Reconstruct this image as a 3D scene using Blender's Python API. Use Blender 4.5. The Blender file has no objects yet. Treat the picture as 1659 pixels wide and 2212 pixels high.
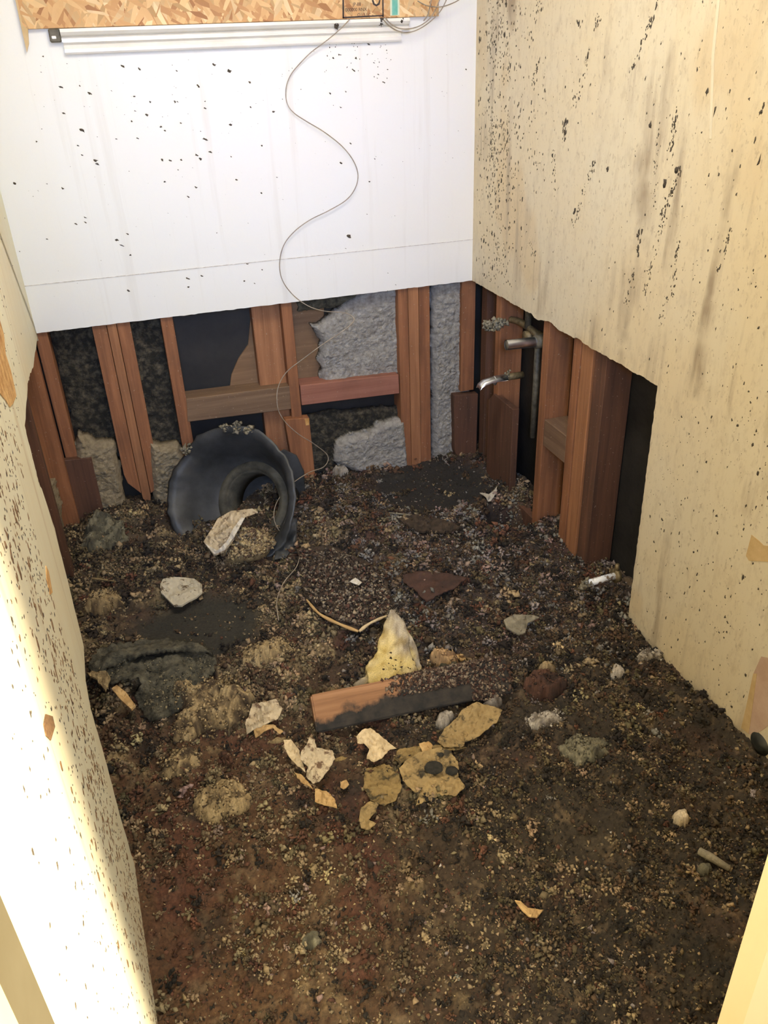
import bpy, bmesh, math, random
import numpy as np
from mathutils import Vector, Matrix
random.seed(7)
rng = np.random.default_rng(11)
S = bpy.context.scene
COL = S.collection

# ------------------------------------------------------------------ camera
FPX = 1756.8; YAW, PIT, ROLL, CAMH = .2919, .5178, -.0417, 1.4659
D = 2.7924          # plane of the back wall
XR = 1.2154         # plane of the right wall
XL = XR - 1.52
CUT = .7098         # height where the wallboard was cut away
cy, sy = math.cos(YAW), math.sin(YAW)
FW = np.array([sy*math.cos(PIT), cy*math.cos(PIT), -math.sin(PIT)])
r_ = np.array([cy, -sy, 0.]); u_ = np.cross(r_, FW)
RT = math.cos(ROLL)*r_ + math.sin(ROLL)*u_
UP = -math.sin(ROLL)*r_ + math.cos(ROLL)*u_
CP = np.array([0, 0, CAMH])
cam = bpy.data.objects.new('camera', bpy.data.cameras.new('camera'))
COL.objects.link(cam)
m = Matrix.Identity(4)
for i in range(3):
    m[i][0] = RT[i]; m[i][1] = UP[i]; m[i][2] = -FW[i]; m[i][3] = CP[i]
cam.matrix_world = m
cam.data.sensor_fit = 'HORIZONTAL'; cam.data.sensor_width = 36
cam.data.lens = 36*FPX/1659
cam.data.clip_start = .02
S.camera = cam

# ------------------------------------------------------------------ light and exposure
S.view_settings.view_transform = 'Standard'; S.view_settings.look = 'None'
S.view_settings.gamma = 1; S.view_settings.use_curve_mapping = False
S.view_settings.exposure = 0.0
w = bpy.data.worlds.new('world'); S.world = w; w.use_nodes = True
w.node_tree.nodes['Background'].inputs[0].default_value = (.85, .9, 1, 1)
w.node_tree.nodes['Background'].inputs[1].default_value = .6

def area(name, loc, aim, sx, sz, power, col):
    l = bpy.data.lights.new(name, 'AREA'); l.shape = 'RECTANGLE'; l.size = sx; l.size_y = sz
    l.energy = power; l.color = col
    o = bpy.data.objects.new(name, l); COL.objects.link(o)
    o.location = loc
    o.rotation_euler = (Vector(aim)-Vector(loc)).to_track_quat('-Z', 'Y').to_euler()
    return o
area('doorway_daylight', (.15, -.75, 1.55), (.45, 2.79, 1.1), 1.3, 1.5, 28.5, (1, .965, .84))
cw = area('cool_fill', (-.02, -.5, 1.70), (.66, 2.79, 1.12), .30, .30, 8.5, (.30, .50, 1)); cw.data.spread = math.radians(70)  # added cool lamp behind the camera, tints the back wall bluish
area('ceiling_fill', (.45, 1.55, 2.33), (.25, 1.75, 0), .5, .5, 23, (1, .92, .78))  # unseen fill lamp added under the ceiling to brighten the room
sun = bpy.data.lights.new('sun', 'SUN'); sun.energy = 21; sun.angle = math.radians(14); sun.color = (1, .84, .56)
so = bpy.data.objects.new('sun', sun); COL.objects.link(so)
_d = Vector((.685, -.40, .44)).normalized()
so.rotation_euler = _d.to_track_quat('Z', 'Y').to_euler()

# ------------------------------------------------------------------ projection helpers: where a sight line meets a real surface
def ray(x, y): return FW + RT*(x-829.5)/FPX - UP*(y-1106)/FPX
def hit(x, y, n, d):
    v = ray(x, y); n = np.array(n, float); return CP + v*((d-CP.dot(n))/v.dot(n))
def on_back(x, y, d=None): return hit(x, y, (0, 1, 0), D if d is None else d)
def on_right(x, y, d=None): return hit(x, y, (1, 0, 0), XR if d is None else d)
LA = np.array([-.184, .891, 0.]); LB = np.array([XL, D, 0.])
LDIR = (LB-LA)/np.linalg.norm(LB-LA)
LN = np.array([LDIR[1], -LDIR[0], 0.])      # into the room
LK = LN.dot(LA)
def on_left(x, y, off=0): return hit(x, y, LN, LK+off)
def lx(y, off=0):   # x on the left wall plane at depth y
    return (LK+off-LN[1]*y)/LN[0]

# ------------------------------------------------------------------ noise
def _h(i, j, k, s):
    n = (i*374761393 + j*668265263 + k*2147483647 % 1013904223 + s*1274126177) & 0xffffffff
    n = ((n ^ (n >> 13))*1274126177) & 0xffffffff
    n = (n ^ (n >> 16)) & 0xffffffff
    return n/4294967295.0
def vnoise(P, s=0):
    P = np.asarray(P, float); I = np.floor(P).astype(np.int64); f = P-I; f = f*f*(3-2*f)
    o = 0
    for a in (0, 1):
        for b in (0, 1):
            for c in (0, 1):
                wt = (f[:, 0] if a else 1-f[:, 0])*(f[:, 1] if b else 1-f[:, 1])*(f[:, 2] if c else 1-f[:, 2])
                o = o + wt*_h(I[:, 0]+a, (I[:, 1]+b), (I[:, 2]+c)*7919, s)
    return o
def fbm(P, s=0, o=4):
    P = np.asarray(P, float); r = 0; a = .5; t = 0
    for i in range(o):
        r = r + a*vnoise(P*2**i, s+i*17); t += a; a *= .5
    return r/t - .5     # about -.5 .. .5
def fb2(x, y, sc, s=0, o=4):
    x = np.atleast_1d(x); y = np.atleast_1d(y)
    return fbm(np.stack([x*sc, y*sc, np.full(x.shape, s*3.7)], 1), s, o)

# ------------------------------------------------------------------ object helpers
def tag(o, label, cat, group=None, kind=None):
    if label: o['label'] = label
    if cat: o['category'] = cat
    if group: o['group'] = group
    if kind: o['kind'] = kind
    return o
def empty(name, loc):
    o = bpy.data.objects.new(name, None); COL.objects.link(o); o.location = loc; o.empty_display_size = .02
    return o
def mk(name, V, F, mat, parent=None, smooth=False, col=None, center=True):
    V = np.asarray(V, float).reshape(-1, 3)
    c = V.mean(0) if center else np.zeros(3)
    me = bpy.data.meshes.new(name)
    if isinstance(F, np.ndarray):
        k = F.shape[1]
        me.vertices.add(len(V)); me.vertices.foreach_set('co', (V-c).astype(np.float32).ravel())
        me.loops.add(F.size); me.loops.foreach_set('vertex_index', F.astype(np.int32).ravel())
        me.polygons.add(len(F)); me.polygons.foreach_set('loop_start', np.arange(0, F.size, k, dtype=np.int32))
        me.update(calc_edges=True)
    else:
        me.from_pydata([tuple(v-c) for v in V], [], F); me.update()
    if col is not None:
        at = me.color_attributes.new('tint', 'FLOAT_COLOR', 'POINT')
        at.data.foreach_set('color', np.concatenate([col, np.ones((len(col), 1))], 1).astype(np.float32).ravel())
    if smooth: me.polygons.foreach_set('use_smooth', [True]*len(me.polygons))
    me.materials.append(mat)
    o = bpy.data.objects.new(name, me); COL.objects.link(o)
    if parent:
        o.parent = parent; o.location = Vector(c)-parent_loc(parent)
    else: o.location = c
    return o
def parent_loc(p):
    v = Vector(p.location)
    while p.parent: p = p.parent; v = v+p.location
    return v
def from_bm(name, bm, mat, parent=None, smooth=False, bevel=0):
    if bevel: bmesh.ops.bevel(bm, geom=list(bm.edges), offset=bevel, segments=1, affect='EDGES')
    bmesh.ops.recalc_face_normals(bm, faces=bm.faces)
    me = bpy.data.meshes.new(name)
    c = Vector(np.mean([v.co[:] for v in bm.verts], axis=0))
    for v in bm.verts: v.co -= c
    bm.to_mesh(me); bm.free()
    if smooth: me.polygons.foreach_set('use_smooth', [True]*len(me.polygons))
    me.materials.append(mat)
    o = bpy.data.objects.new(name, me); COL.objects.link(o)
    if parent: o.parent = parent; o.location = c-parent_loc(parent)
    else: o.location = c
    return o
def prism(name, pts, off, mat, parent=None, bevel=0):
    """polygon (3-D points) pushed through by the vector off"""
    bm = bmesh.new()
    a = [bm.verts.new(Vector(p)) for p in pts]
    b = [bm.verts.new(Vector(p)+Vector(off)) for p in pts]
    n = len(a)
    bm.faces.new(a); bm.faces.new(b[::-1])
    for i in range(n): bm.faces.new((a[i], b[i], b[(i+1) % n], a[(i+1) % n]))
    return from_bm(name, bm, mat, parent, bevel=bevel)
def box(name, lo, hi, mat, parent=None, bevel=.0015):
    x0, y0, z0 = lo; x1, y1, z1 = hi
    return prism(name, [(x0, y0, z0), (x1, y0, z0), (x1, y0, z1), (x0, y0, z1)], (0, y1-y0, 0), mat, parent, bevel)
def tube(name, pts, r, mat, parent=None, res=8, cap=True, smooth_path=True, hollow=False):
    pts = [Vector(p) for p in pts]
    if smooth_path and len(pts) > 2:
        q = []
        for i in range(len(pts)-1):
            p0 = pts[max(i-1, 0)]; p1 = pts[i]; p2 = pts[i+1]; p3 = pts[min(i+2, len(pts)-1)]
            for t in np.linspace(0, 1, 9)[:-1]:
                q.append(.5*((2*p1)+(-p0+p2)*t+(2*p0-5*p1+4*p2-p3)*t*t+(-p0+3*p1-3*p2+p3)*t**3))
        pts = q+[pts[-1]]
    n = len(pts); V = []; F = []
    rr = r if hasattr(r, '__len__') else [r]*n
    if len(rr) != n: rr = list(np.interp(np.linspace(0, 1, n), np.linspace(0, 1, len(rr)), rr))
    nrm = None
    for i, p in enumerate(pts):
        t = (pts[min(i+1, n-1)]-pts[max(i-1, 0)]).normalized()
        if nrm is None: nrm = t.orthogonal().normalized()
        nrm = (nrm-t*nrm.dot(t)).normalized(); b = t.cross(nrm)
        for k in range(res):
            a = 2*math.pi*k/res; V.append(p+(nrm*math.cos(a)+b*math.sin(a))*rr[i])
    for i in range(n-1):
        for k in range(res):
            F.append((i*res+k, i*res+(k+1) % res, (i+1)*res+(k+1) % res, (i+1)*res+k))
    if cap: F.append(tuple(range(res))[::-1]); F.append(tuple(range((n-1)*res, n*res)))
    return mk(name, [v[:] for v in V], F, mat, parent, smooth=True)

# ------------------------------------------------------------------ materials
class N:
    def __init__(s, name, rough=.8):
        s.m = bpy.data.materials.new(name); s.m.use_nodes = True; s.t = s.m.node_tree
        s.b = s.t.nodes['Principled BSDF']; s.b.inputs['Roughness'].default_value = rough
        s.tc = s.t.nodes.new('ShaderNodeTexCoord')
    def n(s, ty, **k):
        x = s.t.nodes.new(ty)
        for a, v in k.items():
            if a in x.inputs: x.inputs[a].default_value = v
            else: setattr(x, a, v)
        return x
    def l(s, a, b): s.t.links.new(a, b)
    def co(s, scale, rot=(0, 0, 0), which='Object', rnd=False):
        mp = s.n('ShaderNodeMapping'); mp.inputs['Scale'].default_value = scale; mp.inputs['Rotation'].default_value = rot
        if rnd:
            oi = s.n('ShaderNodeObjectInfo'); mm = s.n('ShaderNodeVectorMath', operation='SCALE'); mm.inputs[3].default_value = 37
            cmb = s.n('ShaderNodeCombineXYZ')
            for i in range(3): s.l(oi.outputs['Random'], cmb.inputs[i])
            s.l(cmb.outputs[0], mm.inputs[0]); s.l(mm.outputs[0], mp.inputs['Location'])
        s.l(s.tc.outputs[which], mp.inputs['Vector']); return mp.outputs[0]
    def noise(s, vec, scale=5, detail=5, rough=.6, dist=0):
        x = s.n('ShaderNodeTexNoise'); x.inputs['Scale'].default_value = scale; x.inputs['Detail'].default_value = detail
        x.inputs['Roughness'].default_value = rough; x.inputs['Distortion'].default_value = dist
        if vec is not None: s.l(vec, x.inputs['Vector'])
        return x.outputs['Fac']
    def ramp(s, fac, stops, interp='LINEAR'):
        x = s.n('ShaderNodeValToRGB'); cr = x.color_ramp; cr.interpolation = interp
        while len(cr.elements) < len(stops): cr.elements.new(.5)
        for e, (p, c) in zip(cr.elements, stops): e.position = p; e.color = (*c, 1) if len(c) == 3 else c
        s.l(fac, x.inputs[0]); return x.outputs[0]
    def mix(s, f, a, b, mode='MIX'):
        x = s.n('ShaderNodeMix', data_type='RGBA', blend_type=mode)
        for v, i in ((f, 0), (a, 6), (b, 7)):
            if hasattr(v, 'is_linked'): s.l(v, x.inputs[i])
            else: x.inputs[i].default_value = v if i == 0 else (*v, 1)
        return x.outputs[2]
    def bump(s, h, dist=.002, strength=.6):
        x = s.n('ShaderNodeBump'); x.inputs['Distance'].default_value = dist; x.inputs['Strength'].default_value = strength
        s.l(h, x.inputs['Height']); s.l(x.outputs[0], s.b.inputs['Normal'])
    def base(s, c):
        if hasattr(c, 'is_linked'): s.l(c, s.b.inputs['Base Color'])
        else: s.b.inputs['Base Color'].default_value = (*c, 1)
        return s
K = (0, 0, 0); W = (1, 1, 1)

def mat_wall(name, base, dirt, stain, axis='x', streak=.3, stain_amt=.4, rough=.55):
    """painted wallboard: blotchy stains, vertical drip marks"""
    a = N(name, rough)
    big = a.noise(a.co((2.2, 2.2, 1.4), which='Object'), 1, 4, .6)
    sc = (22, 22, .9)
    st = a.noise(a.co(sc), 1, 5, .65, .2)
    c = a.mix(a.ramp(big, [(.42, K), (.68, (stain_amt,)*3)]), base, stain)
    c = a.mix(a.ramp(st, [(.56, K), (.74, (streak,)*3)]), c, dirt)
    fine = a.noise(a.co((1, 1, 1)), 140, 3, .6)
    c = a.mix(a.ramp(fine, [(.64, K), (.74, (.25*streak,)*3)]), c, dirt)
    a.base(c); a.bump(a.noise(a.co((1, 1, 1)), 60, 4), .001, .35)
    return a.m
M = {}
M['wall_back'] = mat_wall('paint_white', (.77, .775, .75), (.50, .45, .36), (.80, .76, .62), streak=.22, stain_amt=.35)
M['wall_left'] = mat_wall('paint_cream', (.79, .77, .60), (.46, .33, .18), (.66, .54, .34), streak=.7, stain_amt=.45)
M['trim'] = mat_wall('paint_trim', (.66, .50, .25), (.6, .45, .25), (.78, .66, .44), streak=.15)
M['ceiling'] = mat_wall('paint_ceiling', (.75, .72, .66), (.6, .5, .4), (.7, .66, .6), streak=.1)

def mat_right():
    a = N('paint_beige_stained', .5)
    big = a.noise(a.co((1.6, 1.6, 1.3)), 1, 3, .55)
    c = a.mix(a.ramp(big, [(.40, K), (.62, (.75,)*3)]), (.645, .575, .43), (.66, .54, .34))
    # tan old glue patches
    pt_ = a.noise(a.co((1, 2.3, 1.3)), 1.5, 2, .4)
    c = a.mix(a.ramp(pt_, [(.60, K), (.64, (.35,)*3)]), c, (.56, .40, .20))
    # dark vertical smears, leaning a little
    v = a.co((1, 11, 1.0), rot=(math.radians(-6), 0, 0))
    st = a.noise(v, 1, 5, .62, .15)
    brk = a.noise(a.co((1, 4, 3)), 1, 4, .6)
    f = a.mix(1, a.ramp(st, [(.50, K), (.64, (.95,)*3)]), a.ramp(brk, [(.47, K), (.60, W)]), 'MULTIPLY')
    c = a.mix(f, c, (.33, .26, .18))
    # pale drip lines
    v2 = a.co((1, 13, .40)); p = a.noise(v2, 1, 3, .6, .1)
    c = a.mix(a.ramp(p, [(.64, K), (.70, (.40,)*3)]), c, (.66, .57, .41))
    fine = a.noise(a.co((1, 1, .6)), 110, 3, .6)
    c = a.mix(a.ramp(fine, [(.60, K), (.70, (.5,)*3)]), c, (.32, .25, .17))
    mid = a.noise(a.co((1, 5, 2.2)), 7, 6, .75)
    c = a.mix(a.ramp(mid, [(.50, K), (.72, (.45,)*3)]), c, (.38, .30, .20))
    a.base(c); a.bump(a.noise(a.co((1, 1, 1)), 70, 4), .001, .3)
    return a.m
M['wall_right'] = mat_right()

def mat_wood(name, light, dark, axis=2, rough=.75, dirt=.35):
    a = N(name, rough)
    sc = [55, 55, 55]; sc[axis] = 2.6
    g = a.noise(a.co(sc, rnd=True), 1, 6, .65, .6)
    c = a.ramp(g, [(.25, dark), (.5, tuple((l+d)/2 for l, d in zip(light, dark))), (.72, light)])
    b = a.noise(a.co((7, 7, 4), rnd=True), 1, 5, .6)
    c = a.mix(a.ramp(b, [(.5, K), (.72, (dirt,)*3)]), c, (.045, .028, .018))
    sp = a.noise(a.co((1, 1, 1), rnd=True), 160, 2)
    c = a.mix(a.ramp(sp, [(.70, K), (.74, (.7,)*3)]), c, (.45, .38, .28))
    a.base(c); a.bump(g, .002, .5)
    return a.m
M['stud'] = mat_wood('redwood_stud', (.36, .150, .064), (.15, .058, .025))
M['stud_pale'] = mat_wood('pale_stud', (.40, .18, .080), (.19, .08, .034), dirt=.25)
M['stud_dark'] = mat_wood('dark_stud', (.15, .066, .036), (.055, .025, .016))
M['block_grey'] = mat_wood('weathered_block', (.23, .145, .085), (.12, .07, .04), axis=0, dirt=.15)
M['block_pink'] = mat_wood('pink_block', (.36, .155, .105), (.22, .085, .055), axis=0, dirt=.3)
M['block_right'] = mat_wood('blocking', (.20, .12, .07), (.10, .055, .032), axis=1, dirt=.2)
M['sheath'] = mat_wood('brown_sheathing', (.24, .145, .075), (.14, .08, .04), axis=0, dirt=.5)

def mat_simple(name, c0, c1, sc=12, rough=.85, bumpd=.003, metal=0, detail=6, bs=.8, lo=.35, hi=.65):
    a = N(name, rough); a.b.inputs['Metallic'].default_value = metal
    g = a.noise(a.co((1, 1, 1), rnd=True), sc, detail, .65)
    a.base(a.ramp(g, [(lo, c0), (hi, c1)]))
    if bumpd: a.bump(a.noise(a.co((1, 1, 1)), sc*4, 5), bumpd, bs)
    return a.m
M['paper'] = mat_simple('black_building_paper', (.007, .0075, .008), (.020, .019, .018), 9, .6, .003)
M['grey_ins'] = mat_simple('grey_insulation', (.18, .17, .155), (.42, .40, .37), 60, .95, .006, lo=.3, hi=.7)
M['tan_ins'] = mat_simple('tan_insulation', (.17, .135, .085), (.38, .31, .20), 60, .95, .006, lo=.3, hi=.7)
M['dark_ins'] = mat_simple('mouldy_insulation', (.016, .015, .012), (.15, .125, .085), 45, .95, .006, lo=.45, hi=.80)
M['felt'] = mat_simple('black_felt', (.022, .021, .015), (.15, .135, .09), 38, .9, .007, lo=.35, hi=.7)
M['white_metal'] = mat_simple('white_enamel', (.70, .67, .61), (.78, .76, .71), 8, .3, 0)
M['chrome'] = mat_simple('chrome', (.66, .70, .78), (.86, .90, .98), 30, .30, 0, metal=1)
M['brass'] = mat_simple('dirty_brass', (.10, .075, .035), (.28, .22, .12), 60, .5, .001, metal=.5)
M['pipe'] = mat_simple('old_pipe', (.05, .045, .032), (.13, .115, .085), 50, .6, .001)
M['white_pipe'] = mat_simple('white_pipe', (.20, .15, .11), (.78, .82, .88), 70, .4, .001, lo=.40, hi=.46)
M['tub'] = mat_simple('black_plastic', (.016, .018, .020), (.075, .080, .086), 7, .5, .002, lo=.3, hi=.75)
M['speck'] = mat_simple('dark_dirt', (.018, .015, .012), (.10, .078, .055), 300, .9, 0)
M['speck_brown'] = mat_simple('brown_dirt', (.10, .05, .02), (.25, .14, .06), 200, .9, 0)
M['seam'] = mat_simple('seam_dirt', (.42, .39, .34), (.74, .71, .66), 60, .9, 0)
M['wire'] = mat_simple('thin_wire', (.20, .165, .13), (.36, .30, .23), 40, .5, 0)
M['cream_paper'] = mat_simple('torn_paper_cream', (.46, .35, .20), (.66, .53, .33), 25, .9, .0015)
M['tan_paper'] = mat_simple('torn_paper_tan', (.40, .25, .10), (.54, .36, .16), 25, .9, .0015)
M['glue'] = mat_simple('glue_patch', (.45, .31, .14), (.58, .42, .22), 14, .7, .001)
M['pink_patch'] = mat_simple('pink_patch', (.44, .30, .22), (.55, .40, .31), 14, .7, .001)
M['raw_gouge'] = mat_simple('raw_gouge', (.42, .20, .05), (.72, .45, .18), 40, .9, .004)
M['white_scrap'] = mat_simple('white_scrap', (.46, .42, .35), (.68, .64, .56), 30, .8, .001)
M['mud_red'] = mat_simple('red_brown_mud', (.028, .014, .010), (.075, .034, .023), 20, .85, .004)
M['mud_dark'] = mat_simple('dark_mud', (.022, .015, .010), (.075, .050, .032), 40, .9, .004)
M['mud_tan'] = mat_simple('tan_clod', (.14, .095, .045), (.40, .30, .15), 45, .95, .006, lo=.3, hi=.65)
M['clod_grey'] = mat_simple('grey_clod', (.14, .125, .09), (.28, .25, .18), 30, .95, .004)
M['ring'] = mat_simple('olive_ring', (.035, .033, .025), (.12, .11, .08), 14, .8, .003)
M['mould'] = mat_simple('black_mould', (.006, .006, .005), (.030, .027, .020), 60, .95, .003)
M['pale_ridge'] = mat_simple('pale_ridge', (.64, .57, .43), (.70, .63, .48), 20, .6, 0)
M['dark_ball'] = mat_simple('dark_rubber', (.010, .011, .010), (.035, .038, .034), 25, .5, .001)
M['wool'] = mat_simple('yellow_wool', (.48, .34, .09), (.66, .54, .26), 22, .95, .004)
M['wool_grey'] = mat_simple('dirty_wool', (.22, .18, .13), (.50, .45, .38), 60, .95, .004)
M['ink'] = mat_simple('stamp_ink', (.025, .018, .02), (.05, .035, .035), 80, .8, 0)
M['teal'] = mat_simple('teal_paint', (.10, .38, .30), (.17, .45, .36), 40, .7, 0)
M['teal_pale'] = mat_simple('pale_green_paint', (.52, .60, .44), (.62, .66, .50), 40, .7, 0)
M['olive'] = mat_simple('painted_jamb_shade', (.085, .070, .038), (.10, .085, .05), 8, .8, 0)  # dark olive carries the jamb's painted shade

def mat_splotch(name, base, blot, sc, lo, hi, rough=.9, bd=.002):
    a = N(name, rough)
    g = a.noise(a.co((1, 1, 1), rnd=True), sc, 6, .7)
    v = a.noise(a.co((1, 1, 1)), sc*.5, 4)
    c = a.mix(a.ramp(v, [(.35, K), (.65, W)]), tuple(x*.8 for x in base), base)
    a.base(a.mix(a.ramp(g, [(lo, K), (hi, W)]), c, blot)); a.bump(a.noise(a.co((1, 1, 1)), sc*3, 4), bd, .6)
    return a.m
M['dirty_paper'] = mat_splotch('dirty_torn_paper', (.55, .45, .30), (.14, .085, .05), 38, .54, .62)
M['tan_sheet'] = mat_splotch('tan_backing_paper', (.34, .24, .105), (.045, .035, .02), 26, .53, .62)
M['plate'] = mat_splotch('dirty_plate', (.50, .45, .34), (.10, .07, .04), 40, .57, .62)
M['ochre'] = mat_splotch('ochre_sheet', (.27, .185, .07), (.06, .045, .02), 30, .50, .60)

def mat_osb():
    a = N('strand_board', .7)
    cols = [(0, (.30, .13, .05)), (.2, (.50, .27, .11)), (.42, (.62, .38, .17)), (.62, (.74, .50, .25)), (.82, (.42, .26, .11)), (1, (.82, .62, .36))]
    def layer(rot, sc, s):
        v0 = a.co((1, 1, 1), rot=(0, rot, 0)); mp2 = a.n('ShaderNodeMapping'); mp2.inputs['Scale'].default_value = sc; a.l(v0, mp2.inputs['Vector']); v = mp2.outputs[0]; vm = a.n('ShaderNodeVectorMath', operation='ADD'); vm.inputs[1].default_value = (s, s, s)
        a.l(v, vm.inputs[0])
        x = a.n('ShaderNodeTexVoronoi', feature='F1'); x.inputs['Randomness'].default_value = 1; x.inputs['Scale'].default_value = 1
        a.l(vm.outputs[0], x.inputs['Vector'])
        sp = a.n('ShaderNodeSeparateColor'); a.l(x.outputs['Color'], sp.inputs[0])
        return sp
    l1 = layer(math.radians(26), (85, 3, 17), 0); l2 = layer(math.radians(-32), (75, 3, 20), 5); l3 = layer(math.radians(65), (95, 3, 24), 9)
    c1 = a.ramp(l1.outputs[0], cols); c2 = a.ramp(l2.outputs[0], cols); c3 = a.ramp(l3.outputs[0], cols)
    c = a.mix(a.ramp(l2.outputs[1], [(.5, K), (.52, W)]), c1, c2)
    c = a.mix(a.ramp(l3.outputs[1], [(.72, K), (.74, W)]), c, c3)
    g = a.noise(a.co((8, 8, 8)), 1, 5)
    c = a.mix(a.ramp(g, [(.4, K), (.75, (.35,)*3)]), c, (.30, .16, .06))
    a.base(c); a.bump(l1.outputs[0], .001, .5); return a.m
M['osb'] = mat_osb()

def mat_char():
    """timber, its lower face charred black with a ragged border"""
    a = N('charred_timber', .85)
    g = a.noise(a.co((2.5, 50, 50)), 1, 6, .65, .5)
    c = a.ramp(g, [(.25, (.15, .07, .032)), (.5, (.28, .14, .065)), (.72, (.38, .20, .10))])
    sep = a.n('ShaderNodeSeparateXYZ'); a.l(a.tc.outputs['Object'], sep.inputs[0])
    n2 = a.noise(a.co((14, 14, 14)), 1, 5)
    # charred towards -y local face and right end
    m1 = a.n('ShaderNodeMath', operation='MULTIPLY_ADD'); m1.inputs[1].default_value = 1.6; a.l(sep.outputs['X'], m1.inputs[0]); a.l(n2, m1.inputs[2])
    m2 = a.n('ShaderNodeMath', operation='MULTIPLY_ADD'); m2.inputs[1].default_value = -9.0; a.l(sep.outputs['Z'], m2.inputs[0]); a.l(m1.outputs[0], m2.inputs[2])
    f = a.ramp(m2.outputs[0], [(.20, K), (.34, W)])
    n3 = a.noise(a.co((1, 1, 1)), 30, 5)
    ch = a.ramp(n3, [(.35, (.010, .010, .010)), (.7, (.045, .036, .028))])
    a.base(a.mix(f, c, ch)); a.bump(g, .002, .6); return a.m
M['char'] = mat_char()

def mat_tint(name, var=.35, sc=220, rough=.95, bd=.003):
    a = N(name, rough)
    at = a.n('ShaderNodeAttribute', attribute_name='tint')
    g = a.noise(a.co((1, 1, 1)), sc, 5, .7)
    a.base(a.mix(1, at.outputs['Color'], a.ramp(g, [(.3, (1-var,)*3), (.7, (1+var,)*3)]), 'MULTIPLY'))
    a.bump(a.noise(a.co((1, 1, 1)), sc*.8, 5), bd, .9)
    return a.m
M['pile'] = mat_tint('debris_ground', .5, 150)
M['crumb'] = mat_tint('crumbs', .3, 400, bd=.0015)

# ------------------------------------------------------------------ structure
OUT = [(82, 722), (72, 790), (64, 812), (60, 830), (54, 920), (58, 940), (76, 1010), (84, 1044), (90, 1055), (118, 1142), (150, 1270), (181, 1395), (185, 1471), (195, 1526), (226, 1635), (258, 1756), (304, 1915), (315, 1975)]
# floor slab
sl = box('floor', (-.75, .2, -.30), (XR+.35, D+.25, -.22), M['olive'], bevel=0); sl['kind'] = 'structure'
# back wallboard: slightly ragged bottom edge
def ragged(a, b, n, amp):
    a = np.array(a); b = np.array(b)
    t = np.linspace(0, 1, n)[:, None]; P = a*(1-t)+b*t
    P[:, 2] += fbm(np.stack([P[:, 0]*60, P[:, 1]*60, P[:, 2]], 1), 5, 3)*amp
    return [tuple(p) for p in P]
pts = ragged((XL-.02, D, CUT-.001), (XR+.0, D, CUT), 130, .005)
pts += [(XR, D, 2.4), (XL-.02, D, 2.4)]
wb = prism('wall_back', pts, (0, .012, 0), M['wall_back']); wb['kind'] = 'structure'
# lower strip of the back wallboard stands 2 mm proud: its upper edge is the crease in the photo
s0 = on_back(88, 614); s1 = on_back(1021, 517)
st = prism('seam', [(XL, D-.0012, s0[2]-.0015), (XR, D-.0012, s1[2]-.0015), (XR, D-.0012, s1[2]+.0010), (XL, D-.0012, s0[2]+.0010)], (0, .0014, 0), M['seam'], wb)
# right wallboard with the cutout
yE = on_right(1420, 835)[1]; yB = on_right(1357, 1330)[1]
pts = [(XR, D+.012, CUT)]
a = np.array([XR, D+.012, CUT]); b = np.array([XR, yE, CUT]); P = ragged(a, b, 260, .008)
# two bites in the edge where studs start
P2 = []
for p in P:
    z = p[2]
    for c_, w_, h_ in ((2.19, .05, -.010), (2.02, .03, -.008), (2.28, .04, .010)):
        z -= h_*.7*math.exp(-((p[1]-c_)/w_*1.6)**4)
    P2.append((p[0], p[1], z))
Q = [(XR, yE+(yB-yE)*t+(rng.random()-.5)*.003, CUT*(1-t)) for t in np.linspace(0, 1, 60)[1:]]
pts = P2+Q+[(XR, yB, -.2), (XR, .40, -.2), (XR, .40, 2.4), (XR, D+.012, 2.4)]
wr = prism('wall_right', pts, (.012, 0, 0), M['wall_right']); wr['kind'] = 'structure'
# left wallboard, torn along a slanting line
pl = [on_left(*p) for p in OUT]
rg = []
for i in range(len(pl)-1):
    for t in np.linspace(0, 1, 7)[:-1]:
        q = pl[i]*(1-t)+pl[i+1]*t
        rg.append(q+LDIR*(rng.random()-.5)*.010+np.array([0, 0, (rng.random()-.5)*.004]))
rg.append(pl[-1])
yN = .405
pts = [(lx(D), D, pl[0][2])]+[tuple(p) for p in rg]+[(lx(1.22), 1.22, -.2), (lx(yN), yN, -.2), (lx(yN), yN, 2.4), (lx(D), D, 2.4)]
wl = prism('wall_left', pts, tuple(-LN*.012), M['wall_left']); wl['kind'] = 'structure'
# outer shells of the wall cavities, covered with black paper
o = box('wall_back_outer', (XL-.35, D+.105, -.25), (XR+.2, D+.125, 2.4), M['paper'], bevel=0); o['kind'] = 'structure'
o = box('wall_right_outer', (XR+.115, .45, -.25), (XR+.135, D+.125, 2.4), M['paper'], bevel=0); o['kind'] = 'structure'
o = prism('wall_left_outer', [(lx(.39)-.12, .39, -.25), (lx(D+.1)-.12, D+.1, -.25), (lx(D+.1)-.12, D+.1, 2.4), (lx(.39)-.12, .39, 2.4)], (-.02, 0, 0), M['sheath']); o['kind'] = 'structure'
o = box('ceiling', (-.7, .36, 2.4), (XR+.2, D+.13, 2.45), M['ceiling'], bevel=0); o['kind'] = 'structure'
# front wall with the doorway the photograph is taken from
JR = .505
o = box('wall_front', (JR+.02, .375, -.25), (XR+.14, .405, 2.4), M['trim'], bevel=0); o['kind'] = 'structure'
o = box('wall_front_header', (-.35, .375, 2.04), (JR+.02, .405, 2.4), M['trim'], bevel=0); o['kind'] = 'structure'
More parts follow.
